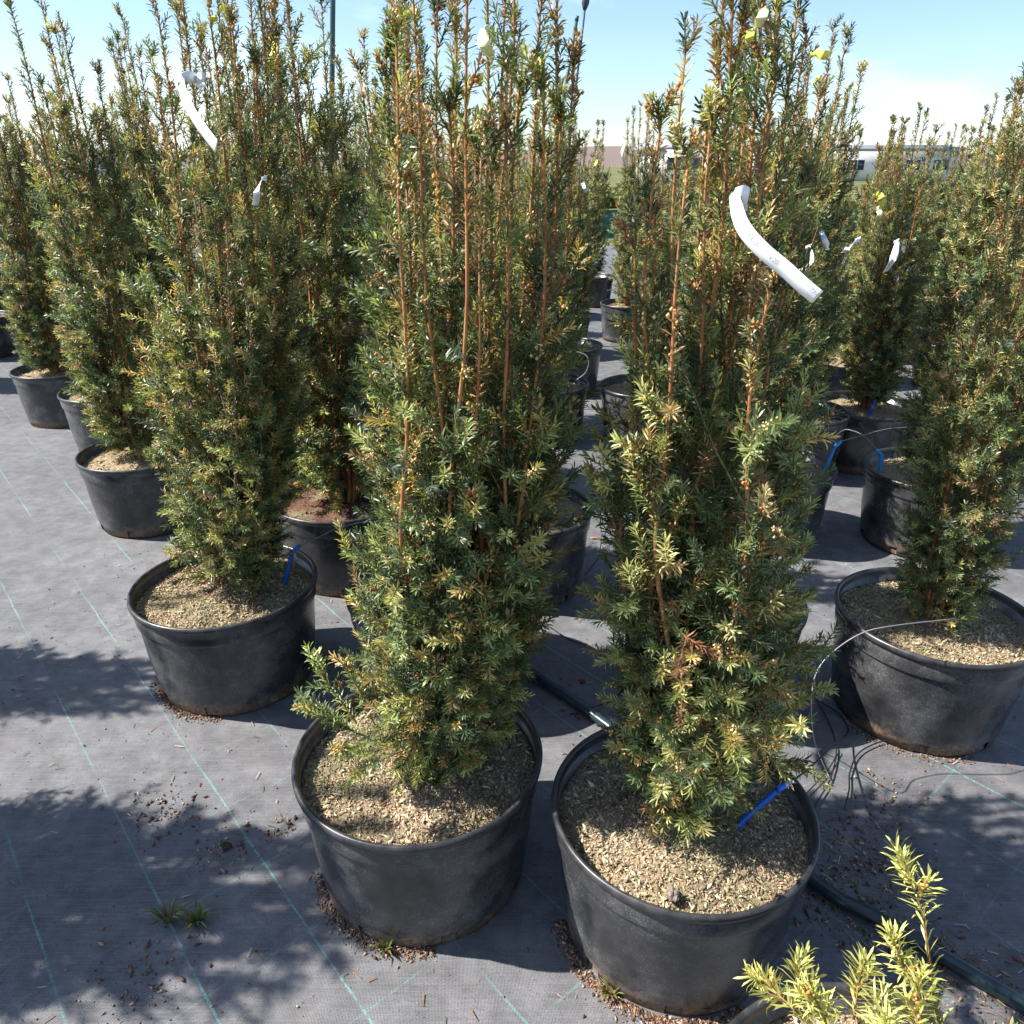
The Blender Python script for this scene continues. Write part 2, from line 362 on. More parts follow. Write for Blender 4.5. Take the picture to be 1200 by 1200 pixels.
def needles_mesh(rng, S_, nlen=0.0225, nwid=0.0030, dens=400, shoot_lo=0.08):
    p, d, L, b, tone, rad, nl, dn = S_.arrays()
    n = np.maximum(5, (L*dens*dn + 7).astype(int)); I = np.repeat(np.arange(len(p)), n); K = len(I)
    start = np.concatenate([[0], np.cumsum(n)[:-1]]); idx = np.arange(K) - start[I]
    t = shoot_lo + (1-shoot_lo)*(idx + rng.random(K)*0.8)/n[I]; t = np.minimum(t, 1.0)
    ref = np.tile(np.array([0, 0, 1.0]), (len(p), 1)); ref[np.abs(d[:, 2]) > 0.9] = (1, 0, 0)
    u = unit(np.cross(d, ref)); v = np.cross(u, d)
    dirv = unit(d[I] + np.stack([0*t, 0*t, 2*b[I]*t], -1))
    pos = p[I] + d[I]*(L[I]*t)[:, None]; pos[:, 2] += b[I]*L[I]*t*t
    az = idx*2.39996 + rng.random(K)*0.9
    # on slanting shoots needles flatten into two ranks
    flat = (1-np.abs(d[I][:, 2]))*0.55
    ca, sa = np.cos(az), np.sin(az)*(1-flat)
    e = unit(ca[:, None]*u[I] + sa[:, None]*v[I])
    th = np.radians(64 - 34*t**3 + rng.normal(size=K)*11)
    nd = unit(e*np.sin(th)[:, None] + dirv*np.cos(th)[:, None] + rng.normal(size=(K, 3))*0.07)
    w = unit(np.cross(nd, dirv) + rng.normal(size=(K, 3))*0.25); w = unit(w - nd*np.sum(w*nd, -1, keepdims=True))
    fn = np.cross(w, nd); fn *= np.sign(np.sum(fn*dirv, -1, keepdims=True)+1e-6)
    ln = nlen*nl[I]*rng.uniform(0.72, 1.12, K)*(1-0.3*np.maximum(0, t-0.8)/0.2); wd = nwid*rng.uniform(0.85, 1.15, K)
    base = pos + e*0.001
    midp = base + nd*(ln*0.70)[:, None] + fn*(ln*rng.uniform(-0.02, 0.10, K))[:, None]
    tip = base + nd*ln[:, None] - fn*(ln*rng.uniform(-0.05, 0.14, K))[:, None]
    hw = (wd/2)[:, None]
    V = np.stack([base - w*hw*0.75, base + w*hw*0.75, midp + w*hw, midp - w*hw, tip], 1).reshape(-1, 3)
    o = np.arange(K)*5
    quad = np.stack([o, o+1, o+2, o+3], -1); tri = np.stack([o+3, o+2, o+4], -1)
    tn = tone[I]*2.1*rng.uniform(0.6, 1.45, (K, 1)); tn = tn*0.9 + tn.mean(1, keepdims=True)*0.1 + 0.006
    tn = tn + (np.array([0.33, 0.30, 0.11]) - tn)*(np.clip(rng.normal(size=(K, 1))*0.10, 0, 0.5))
    return mesh_np('needles', V, [quad, tri], np.repeat(tn, 5, axis=0))

def twigs_mesh(rng, S_):
    p, d, L, b, tone, rad, nl, dn = S_.arrays(); k = rad > 0
    p, d, L, b, rad = p[k], d[k], L[k], b[k], rad[k]; n = len(p)
    ts = np.array([0, 0.5, 1.0]); ref = np.where(np.abs(d[:, 2:3]) > 0.9, np.array([[1, 0, 0]]), np.array([[0, 0, 1]]))
    u = unit(np.cross(d, ref)); v = np.cross(u, d); rings = []
    for t in ts:
        c = p + d*(L*t*0.97)[:, None]; c[:, 2] += b*L*t*t
        for a in (0, 2.094, 4.189): rings.append(c + (u*math.cos(a) + v*math.sin(a))*(rad*(1-0.45*t))[:, None])
    V = np.stack(rings, 1).reshape(-1, 3); o = np.arange(n)*9; q = []
    for r in (0, 3):
        for j in range(3): q.append(np.stack([o+r+j, o+r+(j+1) % 3, o+r+3+(j+1) % 3, o+r+3+j], -1))
    base = np.array([(0.26, 0.13, 0.05), (0.20, 0.17, 0.06), (0.30, 0.16, 0.055), (0.17, 0.10, 0.05)])[rng.integers(4, size=n)]
    return mesh_np('twigs', V, [np.concatenate(q)], np.repeat(base, 9, axis=0))

OCT_V = np.array([(1, 0, 0), (-1, 0, 0), (0, 1, 0), (0, -1, 0), (0, 0, 1.25), (0, 0, -1.25)])
OCT_F = np.array([(0, 2, 4), (2, 1, 4), (1, 3, 4), (3, 0, 4), (2, 0, 5), (1, 2, 5), (3, 1, 5), (0, 3, 5)])
def buds_mesh(rng, S_, share=0.16, size=0.0027):
    p, d, L, b, tone, rad, nl, dn = S_.arrays(); pick = np.where(rng.random(len(p)) < share)[0]; Cn, Sz, T = [], [], []
    cols = np.array([(0.50, 0.24, 0.075), (0.56, 0.34, 0.13), (0.40, 0.17, 0.06), (0.62, 0.43, 0.20)])
    for i in pick:
        c = cols[rng.integers(4)]
        tc = rng.uniform(0.4, 0.95)
        for q in range(rng.integers(6, 17)):
            t = min(1.02, tc + rng.normal()*0.12); pos = p[i] + d[i]*L[i]*t; pos = pos + np.array([0, 0, b[i]*L[i]*t*t]) + rng.normal(size=3)*0.0032
            Cn.append(pos); Sz.append(size*rng.uniform(0.6, 1.25)); T.append(c*rng.uniform(0.75, 1.2))
    Cn, Sz, T = np.array(Cn), np.array(Sz), np.array(T); n = len(Cn)
    V = (Cn[:, None] + OCT_V[None]*Sz[:, None, None]).reshape(-1, 3); F_ = (OCT_F[None] + (np.arange(n)*6)[:, None, None]).reshape(-1, 3)
    return mesh_np('buds', V, [F_], np.repeat(T, 6, axis=0), smooth=True)

def bez(p0, p1, p2, n=14):
    t = np.linspace(0, 1, n)[:, None]; return (1-t)**2*p0 + 2*t*(1-t)*p1 + t*t*p2

def make_stem(rng, base, top, axis_top, n=20):
    """a leader that swings out from the foot and then rises"""
    H = top[2]-base[2]
    ctl = base + (top-base)*np.array([0.86, 0.86, 0.30]) + np.array([*(rng.normal(size=2)*0.012), 0])
    P = bez(base, ctl, top, n); ph = rng.uniform(0, 6.28, 2)
    t = np.linspace(0, 1, n); w = np.sin(t*math.pi)*0.015
    P[:, 0] += w*np.sin(t*7+ph[0]) + 0.004*np.sin(t*21+ph[1]); P[:, 1] += w*np.sin(t*8+ph[1]); return P

def crown_profile(R, Hd, low=0.45, knee=0.24, top=0.62):
    def f(z):
        t = z/Hd
        if t < knee: return R*(low + (1-low)*(max(t, 0)/knee)**0.7)
        if t < 0.62: return R
        return R*(1 + (top-1)*min(1, (t-0.62)/0.38))
    return f

def yew_meshes(seed, tops, R, Hd, axis_xy=(0, 0), nfill=6, spacing=0.024, fill=(2, 4), light=0.22, bronze=0.10, nlen=0.0225, nwid=0.003, dens=400,
               extra=None, bud_share=0.16, bare=0.0, thick=1.0, low=0.45, knee=0.24, prof_top=0.62, bud_size=0.0025):
    """tops: leader tips relative to the foot of the plant at soil level. Returns dict of meshes"""
    rng = np.random.default_rng(seed); Ht = max(t[2] for t in tops); ax_top = np.array(axis_xy, float)
    ax = lambda z: ax_top*min(1.0, max(0.0, z/Ht))
    prof = crown_profile(R, Hd, low, knee, prof_top); stems = []; rads = []
    for tp in tops:
        sb = tp[3] if len(tp) > 3 else bare; tp = np.array(tp[:3], float); a = math.atan2(tp[1], tp[0]); base = np.array([math.cos(a)*0.022, math.sin(a)*0.022, -0.02])
        stems.append((make_stem(rng, base, tp, ax_top), ax, sb)); rads.append(0.0062*thick*(0.7+0.5*tp[2]/Ht)*(0.8 if sb >= 0.9 else 1.0))
    for k in range(nfill):
        a = rng.uniform(0, 6.28); h = Hd*rng.uniform(0.35, 0.85); rr = prof(h)*rng.uniform(0.35, 0.75); c = ax(h)
        tp = np.array([c[0]+math.cos(a)*rr, c[1]+math.sin(a)*rr, h]); base = np.array([math.cos(a)*0.03, math.sin(a)*0.03, -0.02])
        stems.append((make_stem(rng, base, tp, ax_top), ax, 0.0)); rads.append(0.004*thick)
    S_ = grow(rng, stems, prof, Hd, spacing, fill, light, bronze, bare=bare)
    if extra: extra(rng, S_)
    out = {'needles': needles_mesh(rng, S_, nlen, nwid, dens), 'twigs': twigs_mesh(rng, S_), 'buds': buds_mesh(rng, S_, bud_share, bud_size), 'stems': []}
    for (P, _, _), r in zip(stems, rads):
        rr = np.interp(np.linspace(0, 1, len(P)), [0, 0.3, 0.75, 1], [r, r*0.75, r*0.42, 0.0014]); V, F_ = tube_geo(P, rr, 6)
        me = mesh_np('stem', V, F_, smooth=True); me.materials.append(M['bark_young']); out['stems'].append(me)
    # the short stout foot where the leaders meet
    a = np.arange(0, 1.01, 0.125); P = np.array([(0.012*math.sin(3*t), 0.01*math.sin(2*t), -0.03 + 0.16*t) for t in a])
    P[:, :2] += np.outer(a, ax(0.13)); V, F_ = tube_geo(P, np.interp(a, [0, 0.2, 1], [0.034, 0.024, 0.015])*thick, 9)
    out['trunk'] = mesh_np('trunk', V, F_, smooth=True); out['trunk'].materials.append(M['bark_old'])
    out['needles'].materials.append(M['needle']); out['twigs'].materials.append(M['twig']); out['buds'].materials.append(M['bud'])
    return out
def random_tops(seed, n, R, H, Hlow):
    rng = np.random.default_rng(seed); L = []
    for k in range(n):
        a = k*2.4 + rng.uniform(-0.4, 0.4); r = R*math.sqrt((k+0.3)/n)*0.85; L.append((r*math.cos(a), r*math.sin(a), rng.uniform(Hlow, H) if k else H))
    return L

# ------------------------------------------------------------------ pot, soil
POT_H, POT_R, SOIL_Z = 0.287, 0.236, 0.250
def pot_meshes(seg=80):
    k = 0.845
    prof = [(POT_R*k-0.006, 0.022), (POT_R*k-0.004, 0.0), (POT_R*k, 0.0), (POT_R*k+0.0045, 0.028), (POT_R*k+0.0155, 0.120), (0.2221, 0.222), (0.2225, 0.2262), (0.2232, 0.2275), (0.2275, 0.2285), (0.2279, 0.2300), (0.2281, 0.2345), (0.2300, 0.272), (0.2290, 0.2735),
            (0.2240, 0.272), (0.214, 0.18), (0.196, 0.022)]
    a = np.arange(seg)*2*math.pi/seg; n = len(prof)
    V = np.array([[(r*math.cos(t), r*math.sin(t), z) for t in a] for r, z in prof]).reshape(-1, 3)
    q = []
    slot = {s for c in range(5, seg, seg//8) for s in (c, c+1, c+2)} if seg >= 64 else set()
    for i in range(n-1):
        for j in range(seg):
            if i in (1, 2) and j in slot: continue                  # drainage slots cut into the foot
            q.append((i*seg+j, i*seg+(j+1) % seg, (i+1)*seg+(j+1) % seg, (i+1)*seg+j))
    c0 = len(V); V = np.vstack([V, [(0, 0, 0.022)]])
    tri = np.array([(c0, (n-1)*seg+(j+1) % seg, (n-1)*seg+j) for j in range(seg)])
    wall = mesh_np('pot', V, [np.array(q), tri], smooth=True); wall.materials.append(M['pot'])
    rp = [(0.2300, 0.268), (0.2335, 0.270), (0.2362, 0.2745), (0.2366, 0.281), (0.2345, 0.2858), (0.2310, 0.287), (0.2275, 0.2855), (0.2252, 0.281), (0.2235, 0.268)]
    V = np.array([[(r*math.cos(t), r*math.sin(t), z) for t in a] for r, z in rp]).reshape(-1, 3); n = len(rp)
    q = [(i*seg+j, i*seg+(j+1) % seg, (i+1)*seg+(j+1) % seg, (i+1)*seg+j) for i in range(n-1) for j in range(seg)]
    rim = mesh_np('rim', V, [np.array(q)], smooth=True); rim.materials.append(M['rim']); return wall, rim
def soil_meshes(seed, nchips, mat, tones):
    rng = np.random.default_rng(seed); rings, seg = 26, 72; V = [(0, 0, SOIL_Z+0.018)]
    ph = rng.uniform(0, 6.28, 8)
    def hz(x, y):
        r = math.hypot(x, y)
        return SOIL_Z + 0.018*math.exp(-(r/0.10)**2) + 0.004*math.sin(23*x+ph[0])*math.sin(19*y+ph[1]) + 0.003*math.sin(51*x+ph[2]+30*y)*math.sin(47*y+ph[3]) - 0.006*(r/0.22)**6
    for i in range(1, rings+1):
        r = 0.2215*i/rings
        for j in range(seg):
            t = 2*math.pi*j/seg; x, y = r*math.cos(t), r*math.sin(t); V.append((x, y, hz(x, y) + rng.normal()*0.0011))
    tri = [(0, 1+j, 1+(j+1) % seg) for j in range(seg)]; q = []
    for i in range(rings-1):
        for j in range(seg): q.append((1+i*seg+j, 1+(i+1)*seg+j, 1+(i+1)*seg+(j+1) % seg, 1+i*seg+(j+1) % seg))
    soil = mesh_np('soil', V, [np.array(q), np.array(tri)], smooth=True); soil.materials.append(mat)
    # loose bark crumbs, chips and fallen needles
    r = 0.219*np.sqrt(rng.random(nchips)); a = rng.uniform(0, 6.28, nchips); x, y = r*np.cos(a), r*np.sin(a)
    z = np.array([hz(i, j) for i, j in zip(x, y)]) + rng.uniform(0, 0.003, nchips)
    sc = 0.00115*np.exp(np.clip(rng.normal(size=(nchips, 1)), -1.5, 2.6)*0.52)*np.stack([rng.uniform(0.8, 4.2, nchips), rng.uniform(0.6, 1.2, nchips), rng.uniform(0.35, 0.8, nchips)], -1)
    V, F_ = chips(rng, np.stack([x, y, z], -1), sc)
    tn = 1.42*tones[rng.integers(len(tones), size=nchips)]*rng.uniform(0.4, 1.3, (nchips, 1))
    patch = np.sin(27*x+ph[4])*np.sin(31*y+ph[5])*0.5 + np.sin(13*x-17*y+ph[6])*0.5
    tn = tn*(0.95 + 0.25*np.clip(patch, -1, 1))[:, None]; g_ = np.clip(patch[:, None]*-1.2, 0, 0.6)*(rng.random((nchips, 1)) < 0.6); tn = tn*(1-g_) + np.array([0.27, 0.26, 0.13])*g_
    tn = np.minimum(tn, 0.72); ch = mesh_np('soil_chips', V, [F_], np.repeat(tn, 6, axis=0)); ch.materials.append(M['chip']); return soil, ch
def chips(rng, P, sc):
    n = len(P); O = OCT_V[None]*rng.uniform(0.65, 1.35, (n, 6, 1))*sc[:, None]
    yaw = rng.uniform(0, 6.28, n); tl = rng.normal(size=n)*0.5; c, s = np.cos(tl)[:, None], np.sin(tl)[:, None]
    x, z = O[..., 0]*c - O[..., 2]*s, O[..., 0]*s + O[..., 2]*c; c, s = np.cos(yaw)[:, None], np.sin(yaw)[:, None]
    W = np.stack([x*c - O[..., 1]*s, x*s + O[..., 1]*c, z], -1) + P[:, None]
    return W.reshape(-1, 3), (OCT_F[None] + (np.arange(n)*6)[:, None, None]).reshape(-1, 3)
TAN = np.array([(0.50, 0.41, 0.28), (0.40, 0.31, 0.20), (0.30, 0.215, 0.14), (0.20, 0.14, 0.09), (0.42, 0.27, 0.17), (0.26, 0.26, 0.16), (0.13, 0.09, 0.06)])
RED = np.array([(0.20, 0.10, 0.07), (0.13, 0.07, 0.05), (0.26, 0.15, 0.10), (0.09, 0.05, 0.04)])
pot_hi, pot_lo = pot_meshes(128), pot_meshes(48)
soil_hi = [soil_meshes(11, 14000, M['soil'], TAN), soil_meshes(12, 14000, M['soil'], TAN)]
soil_lo = [soil_meshes(13, 3000, M['soil'], TAN), soil_meshes(14, 1400, M['soil_red'], RED*0.6)]

def build_yew(loc, rz, plant, pot, soil, scale=1.0, pot_scale=(1, 1, 1), plant_off=(0, 0), label='', group=None, parts=True):
    root = empty('potted_yew', (loc[0], loc[1], 0.0), rz)
    tag(root, label, 'potted plant', group)
    p = link('pot', pot[0], None, root); link('rim', pot[1], None, p); p.scale = pot_scale
    s = link('soil', soil[0], None, root); link('soil_chips', soil[1], None, s, 'stuff'); s.scale = pot_scale
    z = SOIL_Z*pot_scale[2] + 0.014
    t = link('trunk', plant['trunk'], None, root); obs = [t]
    for me in plant['stems'] if parts else []: link('stem', me, None, t)
    fo = link('foliage', plant['needles'], None, root, 'stuff'); obs.append(fo)
    link('twigs', plant['twigs'], None, fo, 'stuff'); link('buds', plant['buds'], None, fo, 'stuff')
    for o in obs: o.location = (plant_off[0], plant_off[1], z); o.scale = (scale,)*3
    return root

# ------------------------------------------------------------------ the three yews in front
def rel(px, py, Y, org): p = at_y(px, py, Y); return (p[0]-org[0], p[1]-org[1], p[2]-org[2])
P1, P2, L1 = (-0.178, 1.160), (0.299, 1.029), (-0.770, 1.814)
ZS = SOIL_Z + 0.014
# plant of the left of the two front pots, leaning a little to the right
o1 = (P1[0]+0.03, P1[1]+0.03, ZS)
t1 = [rel(*q, Y, o1) for q, Y in [((462, -60), 1.12), ((478, -10), 1.05), ((512, 5), 1.25), ((540, -80), 1.10), ((574, -120), 1.18), ((602, -150), 1.30), ((640, -40), 1.22), ((657, -70), 1.10),
      ((676, 70), 1.18), ((561, 160), 1.02), ((577, 165), 1.04), ((634, 172), 1.06), ((655, 132), 1.03), ((452, 60), 1.12), ((475, 205), 1.03), ((525, 120), 1.0), ((610, 90), 1.01), ((590, -40), 1.36), ((530, -20), 1.38)]]
t1 += [(*rel(*q, Y, o1), 0.9) for q, Y in [((460, 30), 1.0), ((481, -20), 0.985), ((546, -60), 0.975), ((598, 70), 0.97), ((641, 95), 0.98), ((566, 160), 0.965)]]
def extra1(rng, S_):
    up = np.array([0, 0, 1.0])
    # a low branch reaching out over the left of the rim
    for tip, base in [((366, 775, 1.13), (420, 850, 1.15)), ((352, 818, 1.08), (420, 860, 1.12)), ((405, 775, 1.1), (440, 850, 1.13)), ((398, 880, 1.0), (455, 862, 1.06)), ((372, 838, 1.05), (440, 868, 1.1)), ((470, 905, 0.99), (490, 860, 1.05)), ((415, 905, 0.98), (470, 880, 1.03)), ((445, 850, 1.02), (490, 840, 1.08))]:
        a = np.array(rel(*base, o1)); b_ = np.array(rel(*tip, o1)); d = b_-a; L = np.linalg.norm(d)
        S_.add(a, d, L, 0.0, LIGHT[2]*0.8, 0.0018, 1.05, 0.8)
        for f in (0.45, 0.6, 0.75, 0.9):
            S_.add(a+d*f, unit(d)+unit(rng.normal(size=3))*0.7, rng.uniform(0.03, 0.05), 0.1, tone_pick(rng, 0.5, 0.03), 0.0012, 1.0, 1.0)
m1 = yew_meshes(101, t1, 0.134, 0.86, (0.115, 0.02), nfill=7, spacing=0.0255, fill=(2, 4), light=0.34, bronze=0.05, extra=extra1, bud_share=0.26, bare=0.1, prof_top=0.62, low=0.5, knee=0.22, nlen=0.0180, nwid=0.0024, dens=640)
yew1 = build_yew(P1, 0, m1, pot_hi, soil_hi[0], plant_off=(0.03, 0.03), label='tall bushy yew with orange-brown leaders in the front pot without a stake')
# plant of the right front pot
o2 = (P2[0]+0.02, P2[1]+0.02, ZS)
t2 = [(*rel(*q, Y, o2), b_) for q, Y, b_ in [((803, 52), 1.00, 0.75), ((772, 132), 0.96, 0.8), ((826, 140), 1.06, 0.8), ((838, 132), 0.98, 0.8), ((808, 178), 0.92, 0.8), ((858, -60), 1.06, 0.1), ((872, -120), 1.00, 0.0), ((890, -160), 1.05, -0.2), ((905, -90), 1.10, -0.2), ((925, -60), 1.04, -0.1), ((940, -10), 1.12, 0.0),
      ((748, 262), 1.0, 0.5), ((768, 245), 1.1, 0.5), ((940, 210), 1.05, 0.2), ((900, 330), 0.90, 0.2), ((885, 20), 1.15, -0.2), ((915, 60), 0.98, 0.0)]]
def extra2(rng, S_):
    for k in range(3):                                               # a dead rust-brown sprig
        a = np.array(rel(798 + 3*k, 742 + 4*k, 0.865, o2)); S_.add(a, (rng.normal()*0.5-0.2, -0.5, -0.7), 0.05, 0.0, DEAD[0], 0.0013, 0.8, 0.8)
    for tip, base in [((960, 805, 0.93), (900, 850, 0.97)), ((945, 900, 0.90), (880, 880, 0.95)), ((850, 930, 0.84), (840, 880, 0.90)), ((770, 920, 0.86), (800, 880, 0.93)), ((905, 890, 0.86), (870, 850, 0.92)), ((700, 715, 1.0), (770, 740, 1.0)), ((935, 845, 0.88), (880, 850, 0.94)), ((815, 905, 0.84), (830, 860, 0.9)), ((860, 880, 0.83), (850, 840, 0.9)), ((965, 760, 0.95), (910, 790, 1.0))]:
        a = np.array(rel(*base, o2)); b_ = np.array(rel(*tip, o2)); d = b_-a; L = np.linalg.norm(d)
        S_.add(a, d, L, 0.0, LIGHT[1]*0.85, 0.0018, 1.05, 0.8)
        for f in (0.35, 0.5, 0.65, 0.8, 0.95):
            S_.add(a+d*f, unit(d)+unit(rng.normal(size=3))*0.7, rng.uniform(0.03, 0.05), 0.1, tone_pick(rng, 0.6, 0.05), 0.0012, 1.0, 1.0)
m2 = yew_meshes(202, t2, 0.112, 0.80, (0.02, 0.0), nfill=7, spacing=0.0255, fill=(2, 4), light=0.32, bronze=0.06, extra=extra2, bud_share=0.30, bare=0.35, prof_top=0.78, low=0.62, knee=0.18, nlen=0.0180, nwid=0.0024, dens=640)
yew2 = build_yew(P2, 1.1, m2, pot_hi, soil_hi[1], pot_scale=(0.972, 0.972, 0.985), plant_off=(0, 0), label='potted yew with a shiny blue drip stake and a long printed white label')
for ch in yew2.children:
    if ch.name.startswith(('trunk', 'foliage')):                     # the plant keeps the world axes it was drawn in
        ch.rotation_euler = (0, 0, -1.1); ch.location = (0.02*math.cos(-1.1)-0.02*math.sin(-1.1), 0.02*math.sin(-1.1)+0.02*math.cos(-1.1), ZS)
# the yew on the left with the bare white label
o3 = (L1[0]+0.0, L1[1]+0.05, ZS)
t3 = [rel(*q, Y, o3) for q, Y in [((180, -20), 1.85), ((205, -60), 1.75), ((230, -90), 1.80), ((258, -120), 1.86), ((285, -80), 1.95), ((300, -30), 1.80), ((175, 60), 1.72), ((300, 70), 1.75), ((320, 40), 1.85), ((235, 40), 1.70), ((270, 20), 1.72), ((190, 130), 1.7), ((310, 130), 1.8), ((205, 10), 1.95)]]
t3 += [(*rel(*q, Y, o3), 0.95) for q, Y in [((228, 215), 1.63), ((262, 250), 1.64), ((285, 300), 1.66)]]
m3 = yew_meshes(303, t3, 0.128, 0.98, (0.03, -0.02), nfill=9, spacing=0.027, fill=(2, 4), light=0.30, bronze=0.05, bud_share=0.24, prof_top=0.80, low=0.95, knee=0.10, nlen=0.0185, nwid=0.0026, dens=520)
for me in m3['stems'][len(t3)-3:len(t3)]: me.materials[0] = M['bark_old']
yew3 = build_yew(L1, 2.0, m3, pot_hi, soil_hi[0], pot_scale=(1.02, 1.02, 1.0), label='potted yew with a dull blue drip stake at its rim and a blank white label')
for ch in yew3.children:
    if ch.name.startswith(('trunk', 'foliage')): ch.rotation_euler = (0, 0, -2.0); ch.location = (0.05*math.sin(2.0), 0.05*math.cos(2.0), ZS)

# ------------------------------------------------------------------ yews behind and around
mid = [yew_meshes(400+k, random_tops(40+k, 11, 0.14, 1.42, 0.95), 0.15, 0.95+0.06*k, (0.02*(k-1), 0.0), nfill=7, spacing=0.028, fill=(2, 3), light=0.26, bronze=0.06, nlen=0.0205, nwid=0.0031, dens=350, low=0.55, bud_share=0.15) for k in range(3)]
far = [yew_meshes(500+k, random_tops(60+k, 9, 0.14, 1.40, 0.9), 0.14, 0.85, (0, 0), nfill=4, spacing=0.042, fill=(2, 3), light=0.25, bronze=0.14, nlen=0.032, nwid=0.0058, dens=170, low=0.5, bud_share=0.12, bud_size=0.004) for k in range(2)]
near = [  # x, y, variant, rotation, height scale, reddish soil, label
    (-0.20, 1.78, 0, 0.3, 0.92, 0, 'dense dark yew directly behind the front pot without a stake', None),
    (0.52, 1.74, 1, 1.4, 0.95, 0, 'upright yew directly behind the pot with the shiny blue stake', None),
    (-0.58, 2.42, 2, 2.2, 1.12, 1, 'yew in a pot of reddish brown soil behind the blank-labelled yew', None),
    (0.03, 2.32, 0, 3.6, 0.86, 0, 'dark yew whose pot rim shows beside the narrow ground aisle', None),
    (1.06, 1.66, 2, 0.9, 0.74, 0, 'yew in the pot crossed by a pale looping drip tube', None),
    (0.97, 2.72, 1, 4.0, 1.0, 0, 'yew with a straight cyan stake slanting from its soil', None),
    (1.55, 2.66, 2, 5.1, 0.95, 0, 'yew with a kinked cyan stake in its soil', None),
    (1.66, 3.50, 0, 1.9, 0.88, 0, 'round-bottomed yew in a wide pot behind the two cyan stakes', None),
    (-1.45, 2.86, 1, 2.8, 1.08, 0, 'yew standing in the shade beside the blank-labelled yew', None),
    (-2.00, 3.76, 2, 3.3, 0.95, 0, 'dark yew in the far pot with a muddy foot', None),
    (0.68, 3.84, 1, 5.5, 0.74, 0, 'yew at the aisle with a blue stake lying by its pot', None),
    (0.16, 3.90, 2, 0.2, 0.85, 0, 'yew at the aisle with a thin tube looped over its pot', None),
    (0.33, 4.82, 0, 2.6, 0.90, 0, 'yew in the aisle row with pale soil and low skirt', None),
    (0.95, 6.40, 1, 1.2, 1.02, 0, 'tall yew with yellow ribbons standing at the end of the aisle', None),
    (-1.74, 1.10, 0, 4.4, 1.15, 0, 'broad yew beside the weedy shadow on the open fabric', None),
    (-2.25, 1.80, 1, 5.9, 1.0, 0, 'yew at the open edge of the fabric beyond the blank-labelled yew', None),
    (-1.00, 3.10, 0, 5.0, 1.15, 0, 'tall yew between the green pole and the blank-labelled yew', None),
    (-0.42, 3.25, 1, 0.6, 1.12, 0, 'tall yew below the green pole', None),
    (1.95, 4.40, 2, 2.4, 0.80, 0, 'yew in shade behind the wide pot', None),
    (1.30, 3.42, 0, 4.6, 0.92, 0, 'tall dark yew directly behind the yew with the straight cyan stake', None),
]
placed = [P1, P2, L1]
for x, y, v, rz, hs, red, lab, grp in near:
    r = build_yew((x, y), rz, mid[v], pot_hi if y < 3 else pot_lo, soil_hi[0] if (x, y) == (1.06, 1.66) else soil_lo[red], scale=hs, label=lab, group=grp); placed.append((x, y))
    for ch in r.children:
        if x == -1.74 and ch.name.startswith(('trunk', 'foliage')): ch.scale = (1.45, 1.45, 1.12)      # out-of-view plant, widened so its cast shadow falls more solid
rng = np.random.default_rng(9); nfar = 0
for row in range(7):
    y0 = 3.35 + row*0.80
    for x0 in np.arange(-0.72*12, 0.72*12.5, 0.72):
        x, y = x0 + rng.uniform(-0.1, 0.1) + 0.36*(row % 2), y0 + rng.uniform(-0.1, 0.1)
        if abs(x) > 0.70*y + 0.3 or y > 13.2: continue
        if any((x-a)**2 + (y-b_)**2 < 0.50**2 for a, b_ in placed): continue
        if abs(x - 0.118*y) < 0.33 and y < 7.5: continue
        if x > 0 and abs(x - 0.50*y) < 0.2 and y < 4.6: continue
        placed.append((x, y)); k = rng.integers(2)
        if y < 4.8: build_yew((x, y), rng.uniform(0, 6.28), mid[rng.integers(3)], pot_lo, soil_lo[0], scale=rng.uniform(0.92, 1.12), label='upright green yew in a black pot among the second ranks', group='yews in the second ranks')
        else:
            build_yew((x, y), rng.uniform(0, 6.28), far[k], pot_lo, soil_lo[0], scale=rng.uniform(0.82, 1.08), label='slender yew in a black pot in the far ranks', group='yews in the far ranks', parts=(y < 7)); nfar += 1
print('yews', len(placed), 'far', nfar)
# the young plant at the lower right corner
B = (0.435, 0.465)
ob = (B[0], B[1], ZS)
tb = [(0.06, 0.03, 0.13), (0.09, 0.06, 0.17), (0.12, 0.0, 0.19), (0.05, -0.04, 0.14)]
def extraB(rng, S_):
    for tip, base in [((884, 1138, 0.63), (932, 1185, 0.58)), ((935, 1125, 0.60), (930, 1185, 0.57)), ((1010, 1122, 0.60), (1000, 1195, 0.56)), ((950, 1155, 0.56), (975, 1215, 0.54)), ((1056, 1000, 0.66), (1085, 1080, 0.62)), ((1040, 1090, 0.60), (1075, 1170, 0.58)), ((1075, 1140, 0.56), (1075, 1220, 0.52)), ((1025, 1165, 0.55), (1040, 1240, 0.52)), ((1040, 1200, 0.50), (1050, 1260, 0.48))]:
        a = np.array(rel(*base, ob)); b_ = np.array(rel(*tip, ob)); d = b_-a; L = np.linalg.norm(d)
        S_.add(a, d, L, 0.0, np.array((0.30, 0.29, 0.07)), 0.0018, 1.05, 0.9)
        root_ = np.array((0.07, 0.02, 0.0)) + rng.normal(size=3)*0.012*np.array((1, 1, 0)); S_.add(root_, a + d*0.1 - root_, np.linalg.norm(a + d*0.1 - root_), 0.0, np.array((0.22, 0.22, 0.06)), 0.0030, 1.0, 0.35)
        for f in (0.3, 0.5, 0.7): S_.add(a+d*f, unit(d)+unit(rng.normal(size=3))*0.65, rng.uniform(0.018, 0.032), 0.1, np.array((0.27, 0.27, 0.07))*rng.uniform(0.8, 1.15), 0.0013, 1.0, 0.9)
